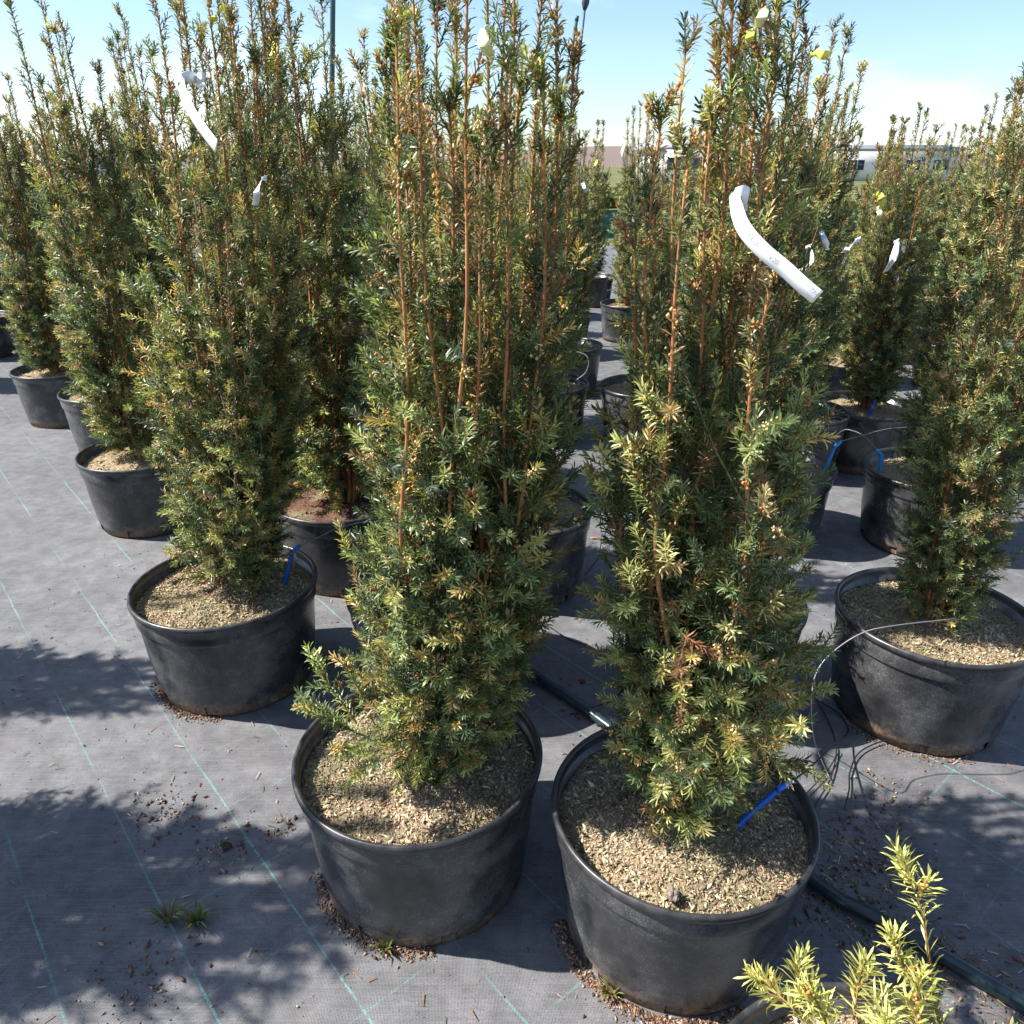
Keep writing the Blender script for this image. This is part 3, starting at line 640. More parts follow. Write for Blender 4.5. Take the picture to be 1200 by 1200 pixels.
mb = yew_meshes(606, tb, 0.07, 0.16, (0.09, 0), nfill=1, spacing=0.03, fill=(1, 2), light=0.7, bronze=0.05, extra=extraB, bud_share=0.1, nlen=0.023, nwid=0.0027, dens=560, low=0.8)
build_yew(B, 0, mb, pot_hi, soil_hi[1], label='small young yew with pale yellow-green shoots in a grey-rimmed pot')

# ------------------------------------------------------------------ irrigation
def ground(px, py, up=0.0): p = at_z(px, py, up); return p
pp = [at_z(*q, 0.014) for q in [(625, 790), (712, 850), (950, 1030), (1045, 1086)]]
d0 = unit(pp[0]-pp[1]); d1 = unit(pp[-1]-pp[-2])
path = [pp[0]+d0*2.4+np.array([-0.25, 0, 0]), pp[0]+d0*1.2+np.array([-0.05, 0, 0]), *pp, pp[-1]+d1*0.6, pp[-1]+d1*2.0]
o = tube('irrigation_pipe', path, 0.0135, M['pipe'], k=12, n=56)
tag(o, 'thick black irrigation pipe lying across the fabric between the pots', 'pipe')

def stake(label, foot, bend, end, mat, tube_pts=None, r=0.0048, tmat='tube', tr=0.0016, group=None):
    root = empty('drip_stake', tuple(foot)); f = np.array(foot)
    tag(root, label, 'drip stake', group)
    st = tube('stake', [f-f+np.array([0, 0, -0.03]), (np.array(bend)-f)*0.02, (np.array(bend)-f)*0.9, np.array(bend)-f, np.array(end)-f], [r*0.7, r, r, r*1.15, r*0.9], mat, root, 8, 20)
    if tube_pts is not None: tube('drip_tube', [np.array(end)-f]+[np.array(q)-f for q in tube_pts], tr, M[tmat], root, 6, 30)
    return root
def on_soil(px, py): return at_z(px, py, SOIL_Z+0.006)
# right front pot
ft = on_soil(868, 965); e2 = at_y(912, 925, ft[1]+0.02); e3 = at_y(928, 916, ft[1]+0.035)
stake('shiny royal blue stake leaning in the soil of the right front pot', ft, e2, e3, M['blue'],
      [at_z(952, 897, 0.17), at_z(978, 872, 0.06), at_z(994, 857, 0.008), at_z(985, 838, 0.004), at_z(962, 822, 0.004)], r=0.0050, tr=0.0020)
ft = on_soil(334, 684); e2 = at_y(342, 648, ft[1]); e3 = at_y(352, 639, ft[1]+0.01)
stake('dull blue bent stake in the soil under the blank-labelled yew', ft, e2, e3, M['blue'], [at_y(375, 629, ft[1]+0.05), at_y(402, 617, ft[1]+0.1), at_y(450, 615, ft[1]+0.12), at_z(500, 660, 0.01)], r=0.0055, tmat='wire', tr=0.0012)
ft = on_soil(967, 551); e2 = at_y(978, 524, ft[1]); e3 = at_y(986, 517, ft[1])
stake('straight cyan stake slanting out of a pot', ft, e2, e3, M['cyan'], [at_y(1008, 511, ft[1]+0.1), at_y(1045, 502, ft[1]+0.2), at_y(1100, 500, ft[1]+0.3)], r=0.0065, tmat='wire', tr=0.0016)
ft = on_soil(1031, 552); e2 = at_y(1033, 534, ft[1]); e3 = at_y(1028, 527, ft[1])
stake('kinked cyan stake standing upright in a pot', ft, e2, e3, M['cyan'], [at_y(1015, 513, ft[1]+0.05), at_y(1000, 505, ft[1]+0.3), at_y(985, 506, ft[1]+0.4), at_z(960, 530, 0.02)], r=0.0065, tmat='wire', tr=0.0016)
ft = on_soil(1019, 487); e2 = at_y(1024, 472, ft[1]); e3 = at_y(1027, 468, ft[1])
stake('dark blue stake in the wide pot under a round-bottomed yew', ft, e2, e3, M['blue'], None, r=0.007)
g0 = at_z(702, 515, 0.008); g1 = at_z(721, 523, 0.008)
o = tube('drip_stake', [g0, (g0+g1)/2, g1+np.array([0.012, 0.012, 0])], [0.006, 0.007, 0.004], M['cyan']); tag(o, 'cyan stake lying on the fabric beside an aisle pot', 'drip stake')

def loose(label, pts, r, mat='tube', n=40): tag(tube('drip_tube', pts, r, M[mat], None, 6, n), label, 'drip tube')
Rr = at_z(1040, 738, POT_H)
loose('pale looping drip tube arching over the rim of the right pot', [at_z(972, 912, 0.004), at_z(955, 870, 0.03), at_y(951, 825, 1.36), at_y(956, 790, 1.40), at_y(975, 765, 1.42), at_y(1010, 742, 1.42), at_y(1050, 733, 1.43), at_y(1120, 725, 1.5)], 0.0014, 'wire')
loose('dark drip tube curling beside the looping pale tube', [at_z(955, 815, 0.004), at_z(973, 850, 0.004), at_z(980, 880, 0.004), at_z(972, 915, 0.005), at_z(955, 945, 0.004), at_z(948, 975, 0.004)], 0.0017)
loose('dark drip tube bending away from the muddy right pot', [at_z(1060, 866, 0.004), at_z(1030, 870, 0.004), at_z(1006, 883, 0.004), at_z(996, 905, 0.004), at_z(995, 925, 0.004), at_z(990, 948, 0.003)], 0.0018)
loose('short dark drip tube crossing the curled one', [at_z(984, 880, 0.004), at_z(968, 905, 0.006), at_z(945, 930, 0.005), at_z(920, 960, 0.004)], 0.0015)
loose('thin tube curving out from the pot at the aisle', [at_z(655, 612, 0.1), at_z(688, 602, 0.15), at_z(704, 618, 0.06), at_z(702, 650, 0.006), at_z(690, 668, 0.004), at_z(670, 692, 0.004)], 0.0016)
loose('thin pale tube stretched over the shaded aisle', [at_z(620, 728, 0.004), at_z(660, 696, 0.012), at_z(682, 678, 0.016), at_z(710, 662, 0.012), at_z(760, 650, 0.004)], 0.0016, 'wire')
loose('black drip tube lying from pipe to pot in dappled shade', [at_z(645, 735, 0.004), at_z(665, 748, 0.006), at_z(690, 758, 0.005), at_z(715, 775, 0.006), at_z(735, 800, 0.004), at_z(712, 822, 0.004), at_z(684, 832, 0.02)], 0.0018)
loose('thin tube looped over a pot in the aisle row', [at_y(662, 415, 3.72), at_y(672, 412, 3.68), at_y(686, 416, 3.66), at_y(690, 425, 3.65), at_y(686, 437, 3.66), at_y(676, 445, 3.7)], 0.003, 'wire')

# ------------------------------------------------------------------ labels and ribbons
def strip(name, pts, widths, wdir, mat, parent=None, th=0.0007, n=40):
    """a thin plastic band following pts; wdir: one across-vector per point"""
    P = smooth_path(pts, n); W = smooth_path(wdir, n) if len(np.shape(wdir)) == 2 else np.tile(np.array(wdir, float), (len(P), 1))
    W = W[:len(P)]; T = unit(np.gradient(P, axis=0)); W = unit(W - T*np.sum(W*T, -1, keepdims=True)); Nn = np.cross(T, W)
    w = np.interp(np.linspace(0, 1, len(P)), np.linspace(0, 1, len(widths)), widths)[:, None]/2
    k = len(P); V = np.stack([P-W*w+Nn*th/2, P+W*w+Nn*th/2, P+W*w-Nn*th/2, P-W*w-Nn*th/2], 1).reshape(-1, 3)
    i = np.arange(k-1)[:, None]*4; j = np.arange(4)[None]
    q = np.stack([i+j, i+(j+1) % 4, i+4+(j+1) % 4, i+4+j], -1).reshape(-1, 4)
    q = np.vstack([q, [[3, 2, 1, 0]], [[(k-1)*4, (k-1)*4+1, (k-1)*4+2, (k-1)*4+3]]])
    return link(name, mesh_np(name, V, [q], smooth=False), mat, parent), P, W, Nn
def lettering(text, P, W, Nn, s0, size, parent, side=1, off=0.0):
    cu = bpy.data.curves.new('lettering', 'FONT'); cu.body = text; cu.size = size; cu.align_y = 'CENTER'
    to = bpy.data.objects.new('tmp_text', cu); C.objects.link(to); bpy.context.view_layer.update()
    me = bpy.data.meshes.new_from_object(to.evaluated_get(bpy.context.evaluated_depsgraph_get())); bpy.data.objects.remove(to); me.name = 'lettering'
    cum = np.concatenate([[0], np.cumsum(np.linalg.norm(np.diff(P, axis=0), axis=1))])
    for v in me.vertices:
        s = s0 + v.co.x; y = v.co.y + off
        g = lambda A: np.array([np.interp(s, cum, A[:, k]) for k in range(3)])
        v.co = g(P) + g(W)*y*side + g(Nn)*0.0007
    return link('lettering', me, M['ink'], parent)
# long printed label on the right front yew
Y = 0.80
c = [at_y(859, 234, Y+0.03), at_y(863, 255, Y), at_y(872, 277, Y-0.012), at_y(893, 301, Y-0.025), at_y(918, 322, Y-0.036), at_y(941, 343, Y-0.045), at_y(957, 356, Y-0.050)]
c = [q + np.array([0, 0, 0.006]) for q in c]
root = empty('plant_label', tuple(c[0])); tag(root, 'long printed white plant label hanging diagonally on the right front yew', 'plant label')
cl = [q - c[0] for q in c]
st, P, W, Nn = strip('label_strip', cl, [0.011, 0.014, 0.0150, 0.0150, 0.0150, 0.0150, 0.0150], (0.60, -0.48, 0.64), M['label'], root)
if (Nn.mean(0) @ np.array([0, -1, 0])) < 0: Nn = -Nn
lettering('TAXUS', P, W, Nn, 0.056, 0.0064, st); lettering('V20', P, W, Nn, 0.090, 0.0072, st); lettering('TXIII', P, W, Nn, 0.140, 0.0060, st, off=0.002)
strip('label_loop', [np.array(q) - c[0] for q in [at_y(858, 237, Y+0.028), at_y(868, 228, Y+0.02), at_y(876, 230, Y+0.035), at_y(874, 238, Y+0.055), at_y(862, 238, Y+0.045)]], [0.016]*5, (0.1, 0, 1), M['label'], root)
# blank white label on the left yew
Y = 1.545
c = [at_y(233, 93, Y+0.05), at_y(222, 90, Y+0.01), at_y(213, 96, Y), at_y(217, 115, Y-0.02), at_y(229, 138, Y-0.045), at_y(243, 158, Y-0.07), at_y(254, 172, Y-0.088)]
root = empty('plant_label', tuple(c[0])); tag(root, 'blank white plant label curving down on the left yew', 'plant label'); cl = [q-c[0] for q in c]
strip('label_strip', cl, [0.016, 0.020, 0.024, 0.024, 0.024, 0.024, 0.024], [(0.05, -0.2, 1.0), (0.1, -0.4, 1.0), (0.7, -0.6, 0.6), (0.85, -0.7, 0.25), (0.80, -0.7, 0.45), (0.75, -0.7, 0.55), (0.72, -0.7, 0.58)], M['label'], root)
strip('label_loop', [np.array(q)-c[0] for q in [at_y(228, 96, Y+0.035), at_y(238, 90, Y+0.02), at_y(240, 96, Y+0.06), at_y(231, 97, Y+0.07)]], [0.016]*4, (0.1, 0, 1), M['label'], root)
def small_label(label, px0, px1, px2, Y, w, mat='label', cat='plant label', name='plant_label', wd=(0.8, -0.3, 0.5)):
    """a short band knotted round a stem, hanging and slightly twisted"""
    r_ = np.random.default_rng(sum(map(ord, label))); w = w*0.78
    pts = [at_y(*px0, Y+0.02), at_y(*px1, Y-0.01), at_y(*px2, Y)]; root = empty(name, tuple(pts[0]))
    tag(root, label, cat); f = pts[0]; d = smooth_path([p-f for p in pts], 6); ln = np.linalg.norm(d[-1]-d[0])
    d = d + np.outer(np.sin(np.linspace(0, 5.5, len(d))+r_.uniform(0, 3)), (0.05, 0.16, 0.03))*ln*0.8
    W0 = np.array(wd, float); ax = unit(d[-1]-d[0]); tw = r_.uniform(0.7, 1.6)*r_.choice([-1, 1])
    ws = []
    for t in np.linspace(-0.4, 1, len(d)):
        a = tw*t; ws.append(W0*math.cos(a) + np.cross(ax, W0)*math.sin(a))
    strip('band', d, [w*0.55, w*0.9, w, w*0.95, w*0.85], ws, M[mat], root, n=24)
    lp = [d[0], d[0]+np.array([w*0.35, 0.010, w*0.2]), d[0]+np.array([w*0.1, 0.022, -w*0.1]), d[0]+np.array([-w*0.35, 0.012, 0])]
    strip('knot', lp, [w*0.45, w*0.55, w*0.5, w*0.4], (0.1, 0, 1), M[mat], root, n=12)
small_label('short white label with a blue end between the two left yews', (306, 210), (303, 225), (296, 242), 1.64, 0.017)
small_label('white label curled behind the long printed label', (950, 292), (950, 308), (934, 318), 1.45, 0.018, wd=(0.2, -0.4, 0.9))
small_label('narrow white label beside the long printed one', (962, 272), (966, 280), (971, 292), 1.75, 0.016, wd=(0.9, -0.2, 0.3))
small_label('white label slanting over a brown-tipped far yew', (1007, 282), (998, 287), (988, 296), 2.1, 0.022, wd=(0.3, -0.3, 0.9))
small_label('white label hanging on the yew in the wide pot', (1052, 285), (1046, 303), (1038, 320), 3.1, 0.034, wd=(0.9, -0.2, 0.3))
small_label('tiny white label in the far ranks by the aisle', (683, 216), (685, 220), (688, 224), 4.6, 0.04, wd=(0.3, -0.2, 0.9))
rib = lambda *a, **k: small_label(*a, cat='ribbon', name='ribbon', **k)
rib('bright yellow ribbon tied to a leader between the left yews', (313, 45), (322, 62), (317, 86), 1.9, 0.024, mat='yellow')
rib('small yellow ribbon near the top of the blank-labelled yew', (257, 10), (252, 20), (248, 26), 1.75, 0.022, mat='yellow', wd=(0.7, 0, 0.7))
rib('yellow-green folded ribbon on the front yew beside the cream one', (560, 92), (548, 98), (550, 118), 1.03, 0.020, mat='yellow', wd=(0.6, -0.3, 0.7))
rib('cream and yellow ribbon hanging from a tall front leader', (567, 35), (569, 52), (574, 74), 1.05, 0.019, mat='cream', wd=(0.9, -0.2, 0.1))
rib('narrow yellow ribbon on a right-hand leader of the front yew', (633, 62), (635, 75), (632, 90), 1.08, 0.009, mat='yellow', wd=(0.9, -0.2, 0.1))
rib('pale cream ribbon curling like a hook on the front yew', (641, 97), (640, 115), (622, 122), 1.02, 0.009, mat='cream', wd=(0.5, -0.3, 0.8))
rib('small dull ribbon tied low among the front yew leaders', (563, 135), (560, 146), (557, 160), 1.0, 0.010, mat='cream', wd=(0.9, -0.2, 0.1))
rib('yellow ribbon at the top of the right front yew', (897, 10), (893, 20), (889, 32), 0.97, 0.016, mat='cream', wd=(0.9, -0.2, 0.2))
rib('dull yellow ribbon tucked below another on the right front yew', (882, 36), (879, 42), (880, 49), 0.98, 0.012, mat='yellow', wd=(0.9, -0.2, 0.2))
rib('yellow ribbon on a slim leader behind the printed label', (956, 62), (963, 64), (972, 65), 1.6, 0.020, mat='yellow', wd=(0.1, -0.2, 0.9))
rib('second yellow ribbon lower on the same slim leader', (962, 90), (957, 94), (952, 97), 1.6, 0.016, mat='yellow', wd=(0.3, -0.2, 0.9))
rib('pale yellow ribbon on a thin leader by the white house', (830, 186), (829, 194), (832, 205), 1.7, 0.014, mat='cream', wd=(0.9, -0.2, 0.2))
rib('yellow ribbon on the tall yew at the aisle end', (733, 165), (730, 178), (735, 196), 6.1, 0.03, mat='cream', wd=(0.9, -0.2, 0.2))
rib('yellow ribbon on a far yew left of the aisle end', (700, 188), (698, 193), (696, 197), 6.2, 0.03, mat='yellow', wd=(0.9, -0.2, 0.2))
rib('yellow ribbon on a yew near the right hand building', (1028, 229), (1033, 231), (1036, 236), 2.6, 0.03, mat='yellow', wd=(0.3, -0.2, 0.9))
rib('lower yellow ribbon on a yew near the right hand building', (1029, 245), (1031, 250), (1029, 256), 2.6, 0.024, mat='cream', wd=(0.9, -0.2, 0.2))

# ------------------------------------------------------------------ poles
def pole(label, px_top, px_low, Y, r, mat, zmax=None, knob=False):
    a, b_ = at_y(*px_low, Y), at_y(*px_top, Y); d = (b_-a)/(b_[2]-a[2]); foot = a - d*a[2]; top = b_ if zmax is None else a + d*(zmax-a[2])
    root = empty('pole', tuple(foot)); tag(root, label, 'pole')
    tube('shaft', [np.zeros(3)-d*0.1, (top-foot)*0.5, top-foot], r, mat, root, 10, 6)
    if knob: tube('cap', [top-foot-d*0.03, top-foot+d*0.0, top-foot+d*0.05, top-foot+d*0.07], [r*1.2, r*3.2, r*3.0, r*0.8], mat, root, 10, 8)
    else: tube('cap', [top-foot-d*0.01, top-foot+d*0.012], r*1.15, mat, root, 10, 3)
pole('tall straight green pole rising between the yews', (390, 0), (389, 110), 6.2, 0.019, M['pole'], zmax=3.4)
pole('thin leaning green pole beside the knobbed one', (676, 22), (664, 95), 4.4, 0.008, M['pole'])
pole('thin dark pole with a knob on top', (686, 4), (678, 75), 4.6, 0.006, M['dark_metal'], knob=True)

# ------------------------------------------------------------------ weeds, debris, clod
def tuft(label, px, seed, n, h, cols):
    rng = np.random.default_rng(seed); g = at_z(*px, 0.0); V, q, t, T = [], [], [], []
    for k in range(n):
        a = rng.uniform(0, 6.28); ln = h*rng.uniform(0.5, 1.1); w = 0.0022*rng.uniform(0.7, 1.3); out = rng.uniform(0.3, 0.95)
        d = np.array([math.cos(a), math.sin(a), 0]); s = np.array([-d[1], d[0], 0])*w; b0 = d*0.004
        m_ = b0 + d*out*ln*0.45 + np.array([0, 0, ln*0.55]); e = b0 + d*out*ln + np.array([0, 0, ln*(1.0-out*0.5)]); o = len(V)
        V += [b0-s, b0+s, m_+s*0.9, m_-s*0.9, e]; q.append((o, o+1, o+2, o+3)); t.append((o+3, o+2, o+4)); T += [np.array(cols[rng.integers(len(cols))])*rng.uniform(0.7, 1.2)]*5
    ob_ = link('weed', mesh_np('weed', V, [np.array(q), np.array(t)], np.array(T)), M['needle']); ob_.location = (g[0], g[1], gz(g[0], g[1])-0.004)
    tag(ob_, label, 'weed')
WC = [(0.10, 0.16, 0.04), (0.17, 0.20, 0.06), (0.22, 0.17, 0.06), (0.08, 0.12, 0.035)]
tuft('upright grassy weed sprouting from a seam of the fabric', (197, 1078), 1, 26, 0.050, WC)
tuft('spreading grassy weed beside the upright one on the fabric', (230, 1082), 2, 44, 0.052, WC)
tuft('small weed at the foot of the front pot', (452, 1112), 3, 24, 0.035, WC)
tuft('yellowish weed at the muddy foot of the right front pot', (716, 1165), 4, 24, 0.045, [(0.3, 0.24, 0.08), (0.18, 0.2, 0.06), (0.3, 0.2, 0.1)])
# tuft of grass in the soil of the front pot
rngw = np.random.default_rng(5)
tuft('bright green grass tuft in the soil of the front pot', (505, 925), 6, 60, 0.055, [(0.10, 0.20, 0.04), (0.16, 0.24, 0.06)])
w5 = [o for o in bpy.data.objects if o.get('label', '').startswith('bright green grass')][0]
g = at_z(505, 920, SOIL_Z+0.005); w5.location = (g[0], g[1], SOIL_Z+0.004)

rng = np.random.default_rng(77)
pos, big = [], []
def scatter(n, fx, fy, sp, size):
    for k in range(n): pos.append((fx+rng.normal()*sp, fy+rng.normal()*sp)); big.append(size)
for k in range(1200): pos.append((rng.uniform(-1.6, 1.6), rng.uniform(0.5, 3.6))); big.append(0.0021)
for k in range(5500): pos.append((rng.uniform(-1.5, 1.5), rng.uniform(0.5, 2.6))); big.append(0.0011)
for (cx, cy), a0, a1, n in [(P1, 3.3, 4.9, 900), (P2, 3.2, 5.2, 1700), (L1, 3.1, 4.8, 900), ((1.06, 1.66), 3.4, 5.0, 350)]:
    a = rng.uniform(a0, a1, n); r = 0.199 + np.abs(rng.normal(size=n))*0.013
    for i in range(n): pos.append((cx+r[i]*math.cos(a[i]), cy+r[i]*math.sin(a[i]))); big.append(0.0022)
for k in range(750):
    t = rng.random(); q = path[2]*(1-t) + path[6]*t if rng.random() < 0.4 else pp[2]*(1-t) + (pp[3]+d1*0.3)*t
    pos.append((q[0]+abs(rng.normal())*0.05*rng.choice([-1, 1]), q[1]+rng.normal()*0.05)); big.append(0.0030)
for q, n, s_ in [((195, 950), 160, .05), ((270, 990), 90, .04), ((330, 970), 40, .02), ((1010, 1000), 260, .05), ((1040, 930), 120, .05), ((160, 1160), 120, .05), ((970, 1060), 160, .06), ((700, 900), 50, .05)]:
    g = at_z(*q, 0.0); scatter(n, g[0], g[1], s_, 0.0030)
pos = np.array(pos); big = np.array(big); n = len(pos)
sc = (0.72*big*np.exp(np.clip(rng.normal(size=n), -2, 1.7)*0.45))[:, None]*np.stack([rng.uniform(0.8, 2.8, n), rng.uniform(0.6, 1.1, n), rng.uniform(0.35, 0.8, n)], -1)
V, F_ = chips(rng, np.column_stack([pos, gz(pos[:, 0], pos[:, 1]) - 0.0025 + sc[:, 2]*0.6]), sc)
DB = np.array([(0.12, 0.075, 0.05), (0.20, 0.12, 0.075), (0.30, 0.20, 0.13), (0.07, 0.05, 0.04), (0.36, 0.29, 0.21), (0.24, 0.09, 0.05)])
tag(link('debris', mesh_np('debris', V, [F_], np.repeat(DB[rng.integers(6, size=n)]*rng.uniform(0.7, 1.2, (n, 1)), 6, axis=0)), M['chip']), 'crumbs of bark and soil strewn over the fabric', 'debris', kind='stuff')
# fallen needles and bits of twig
n = 900; x = rng.uniform(-1.5, 1.6, n); y = rng.uniform(0.55, 3.2, n)
k = 300; x[:k] = np.interp(rng.random(k), [0, 1], [0.3, 1.0]) + rng.normal(size=k)*0.06; y[:k] = 1.62 - (x[:k]-0.25)*1.16 + rng.normal(size=k)*0.07
a = rng.uniform(0, 6.28, n); ln = rng.uniform(0.010, 0.024, n); w = 0.0011; d = np.stack([np.cos(a), np.sin(a), 0*a], -1); s = np.stack([-np.sin(a), np.cos(a), 0*a], -1)*w
P0 = np.stack([x, y, gz(x, y) + 0.0006], -1); V = np.stack([P0-d*ln[:, None]/2-s, P0-d*ln[:, None]/2+s, P0+d*ln[:, None]/2+s*0.6, P0+d*ln[:, None]/2-s*0.6, P0+np.array([0, 0, 0.0016])], 1).reshape(-1, 3)
o = np.arange(n)*5; tri = np.concatenate([np.stack([o, o+1, o+4], -1), np.stack([o+1, o+2, o+4], -1), np.stack([o+2, o+3, o+4], -1), np.stack([o+3, o, o+4], -1)])
NC = np.array([(0.33, 0.22, 0.12), (0.16, 0.11, 0.06), (0.24, 0.12, 0.06), (0.12, 0.13, 0.06), (0.42, 0.36, 0.25)])
tag(link('fallen_needles', mesh_np('fallen_needles', V, [tri], np.repeat(NC[rng.integers(5, size=n)], 5, axis=0)), M['chip']), 'brown fallen needles scattered on the fabric', 'needles', kind='stuff')
# rust-brown scraps of bark on the ground
for i, (px, lab) in enumerate([((682, 799), 'rust-brown bark scrap on the shaded fabric by the pipe'), ((697, 631), 'orange-brown twig scrap on the sunny aisle fabric'), ((265, 992), 'dark soil clod on the shaded open fabric'), ((788, 1052), 'greyish bark lump on the soil of the right front pot')]):
    r2 = np.random.default_rng(900+i); zb = SOIL_Z+0.004 if i == 3 else 0.001; g = at_z(*px, zb)
    th, ph = np.meshgrid(np.linspace(0.15, math.pi-0.15, 9), np.arange(14)*2*math.pi/14, indexing='ij')
    rad = 1 + 0.25*np.sin(3*ph+i)*np.sin(2*th) + r2.normal(size=th.shape)*0.13; s3 = [(0.009, 0.007, 0.004), (0.016, 0.004, 0.003), (0.012, 0.008, 0.005), (0.010, 0.013, 0.009)][i]
    V = np.stack([rad*np.sin(th)*np.cos(ph)*s3[0], rad*np.sin(th)*np.sin(ph)*s3[1], rad*np.cos(th)*s3[2] + s3[2]*0.7], -1).reshape(-1, 3)
    ii = np.arange(8)[:, None]*14; jj = np.arange(14)[None]; q = np.stack([ii+jj, ii+14+jj, ii+14+(jj+1) % 14, ii+(jj+1) % 14], -1).reshape(-1, 4)
    mt = [plain('scrap_rust', (0.20, 0.06, 0.03), 0.9, 0.2, var=0.4, scale=150), plain('scrap_orange', (0.48, 0.22, 0.10), 0.9, 0.2, var=0.3, scale=150), plain('clod_dark', (0.06, 0.045, 0.035), 0.95, 0.1, var=0.5, scale=150), M['stone']][i]
    ob_ = link('bark_lump', mesh_np('bark_lump', V, [q, np.arange(14)[None, ::1], np.arange(14)[None, ::-1]+112]), mt); ob_.location = tuple(g); tag(ob_, lab, 'bark lump')

# ------------------------------------------------------------------ far background
def house(label, px0, px1, Y, h_wall, h_roof, rows, name='house', depth=8.0):
    x0, x1 = at_y(px0, 200, Y)[0], at_y(px1, 200, Y)[0]; W_ = x1-x0; root = empty(name, (x0+W_/2, Y, 0)); tag(root, label, 'building')
    box('wall', (-W_/2, 0, -0.1), (W_/2, depth, h_wall), M['white_wall'], root)
    e = 0.35; V = np.array([(-W_/2-e, -e, h_wall), (W_/2+e, -e, h_wall), (W_/2+e, depth+e, h_wall), (-W_/2-e, depth+e, h_wall), (-W_/2-e, -e, h_wall+0.25), (W_/2+e, -e, h_wall+0.25), (W_/2+e, depth/2, h_wall+h_roof), (-W_/2-e, depth/2, h_wall+h_roof), (W_/2+e, depth+e, h_wall+0.25), (-W_/2-e, depth+e, h_wall+0.25)])
    link('roof', mesh_np('roof', V, [np.array([(0, 3, 2, 1), (0, 1, 5, 4), (4, 5, 6, 7), (7, 6, 8, 9), (3, 9, 8, 2)]), np.array([(0, 4, 7, 9, 3), (1, 2, 8, 6, 5)])]), M['roof'], root)
    for (u0, u1, z0, z1) in rows:
        wd = box('window', (-W_/2+u0*W_, -0.06, z0), (-W_/2+u1*W_, 0.02, z1), M['glass'], root)
        box('frame', (-W_/2+u0*W_-0.07, -0.05, z0-0.10), (-W_/2+u1*W_+0.07, 0.02, z0-0.005), M['white_wall'], wd)
        box('frame', (-W_/2+(u0+u1)/2*W_-0.04, -0.085, z0), (-W_/2+(u0+u1)/2*W_+0.04, -0.062, z1), M['white_wall'], wd)
    return root
house('white house with a dark window band beyond the yews', 764, 842, 55, 2.2, 0.55, [(0.22, 0.88, 1.0, 1.75), (0.30, 0.55, -0.05, 0.75)], depth=7)
house('long low white building far behind the right hand yews', 848, 1120, 75, 2.4, 0.6, [(0.06+0.12*k, 0.12+0.12*k, 0.9, 1.7) for k in range(8)])
house('low white shed far behind the left hand yews', 20, 150, 80, 2.2, 0.6, [(0.1+0.22*k, 0.2+0.22*k, 0.9, 1.6) for k in range(4)])
# low reddish hills on the horizon
hx = np.linspace(-900, 900, 90); hh = 7 + 5*np.sin(hx*0.006+1.0) + 3*np.sin(hx*0.021) ; hh = np.maximum(hh, 1)
V = np.concatenate([np.stack([hx, 0*hx+600, 0*hx-1], -1), np.stack([hx, 0*hx+680, hh], -1), np.stack([hx, 0*hx+900, 0*hx-1], -1)]); i = np.arange(89)
tag(link('hills', mesh_np('hills', V, [np.concatenate([np.stack([i, i+1, i+91, i+90], -1), np.stack([i+90, i+91, i+181, i+180], -1)])], smooth=True), M['hill']), kind='structure')
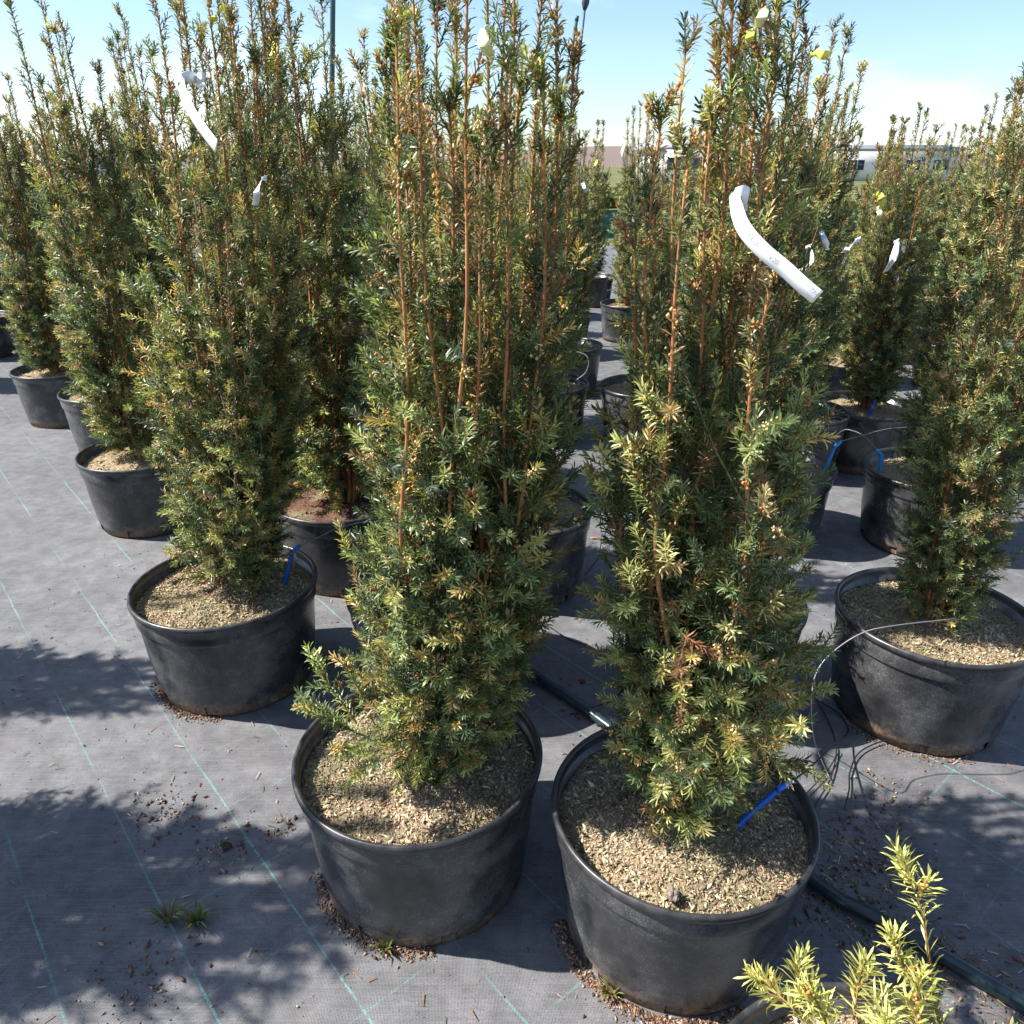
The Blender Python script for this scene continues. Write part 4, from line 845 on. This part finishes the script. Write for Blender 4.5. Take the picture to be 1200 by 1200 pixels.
# green windbreak netting on posts at the edge of the beds
def netting(label, px0, px1, Y, h):
    x0, x1 = at_y(px0, 200, Y)[0], at_y(px1, 200, Y)[0]; root = empty('net_fence', ((x0+x1)/2, Y, 0)); tag(root, label, 'fence'); w = (x1-x0)/2
    n = 30; xs_ = np.linspace(-w, w, n); zs = np.linspace(0.03, h, 5); V = np.array([(x, 0.02*math.sin(x*5)*math.sin(z*2), z - 0.05*(z/h)*abs(math.sin(x*1.5))) for z in zs for x in xs_])
    V = np.concatenate([V, V+np.array([0, 0.006, 0])]); i = (np.arange(4)[:, None]*n+np.arange(n-1)[None]).ravel(); q = np.stack([i, i+1, i+n+1, i+n], -1)
    link('net', mesh_np('net', V, [np.concatenate([q, q[:, ::-1]+5*n])], smooth=True), M['net'], root)
    for k in range(int(2*w/2.0)+1):
        x = -w + 2.0*k; tube('post', [np.array([x, 0.04, -0.2]), np.array([x, 0.04, h*0.5]), np.array([x, 0.04, h+0.12])], 0.025, M['pole'], root, 8, 4)
netting('low green windbreak netting behind the far ranks by the aisle', 560, 900, 15.5, 0.55)
netting('low green windbreak netting behind the far left ranks', -60, 470, 15.5, 0.55)
netting('low green windbreak netting behind the far right ranks', 960, 1300, 15.5, 0.55)
# hedge bushes beyond
def bush(label, x, y, r, h, seed, cols):
    rng = np.random.default_rng(seed); n = 1500; d = unit(rng.normal(size=(n, 3))); d[:, 2] = np.abs(d[:, 2]); rr = rng.uniform(0.55, 1.05, (n, 1))*(1+0.2*np.sin(d[:, :1]*5+seed)+0.15*np.sin(d[:, 1:2]*7))
    Cn = d*rr*np.array([r, r, h]); u = unit(rng.normal(size=(n, 3))); v = unit(np.cross(u, rng.normal(size=(n, 3)))); s = rng.uniform(0.06, 0.13, (n, 1))
    V = np.stack([Cn-u*s, Cn+v*s*0.6, Cn+u*s, Cn-v*s*0.6], 1).reshape(-1, 3); o = np.arange(n)*4
    root = empty('bush', (x, y, 0)); tag(root, label, 'bush', 'hedge bushes at the field edge')
    link('crown', mesh_np('crown', V, [np.stack([o, o+1, o+2, o+3], -1)], np.repeat(np.array(cols)[rng.integers(len(cols), size=n)]*rng.uniform(0.7, 1.25, (n, 1)), 4, axis=0)), M['needle'], root, 'stuff')
    tube('trunk', [(0, 0, -0.1), (0.03, 0, h*0.4), (0, 0.02, h*0.8)], [0.06, 0.04, 0.02], M['bark_old'], root, 6, 4)
for k in range(16):
    bush('rounded yellow-green hedge bush at the field edge', -18 + 2.7*k + 0.5*math.sin(k*3), 27 + 1.5*math.sin(k*1.7), 1.1, 0.85 + 0.3*math.sin(k*2.3), 700+k, [(0.14, 0.16, 0.04), (0.20, 0.20, 0.05), (0.10, 0.13, 0.04)])
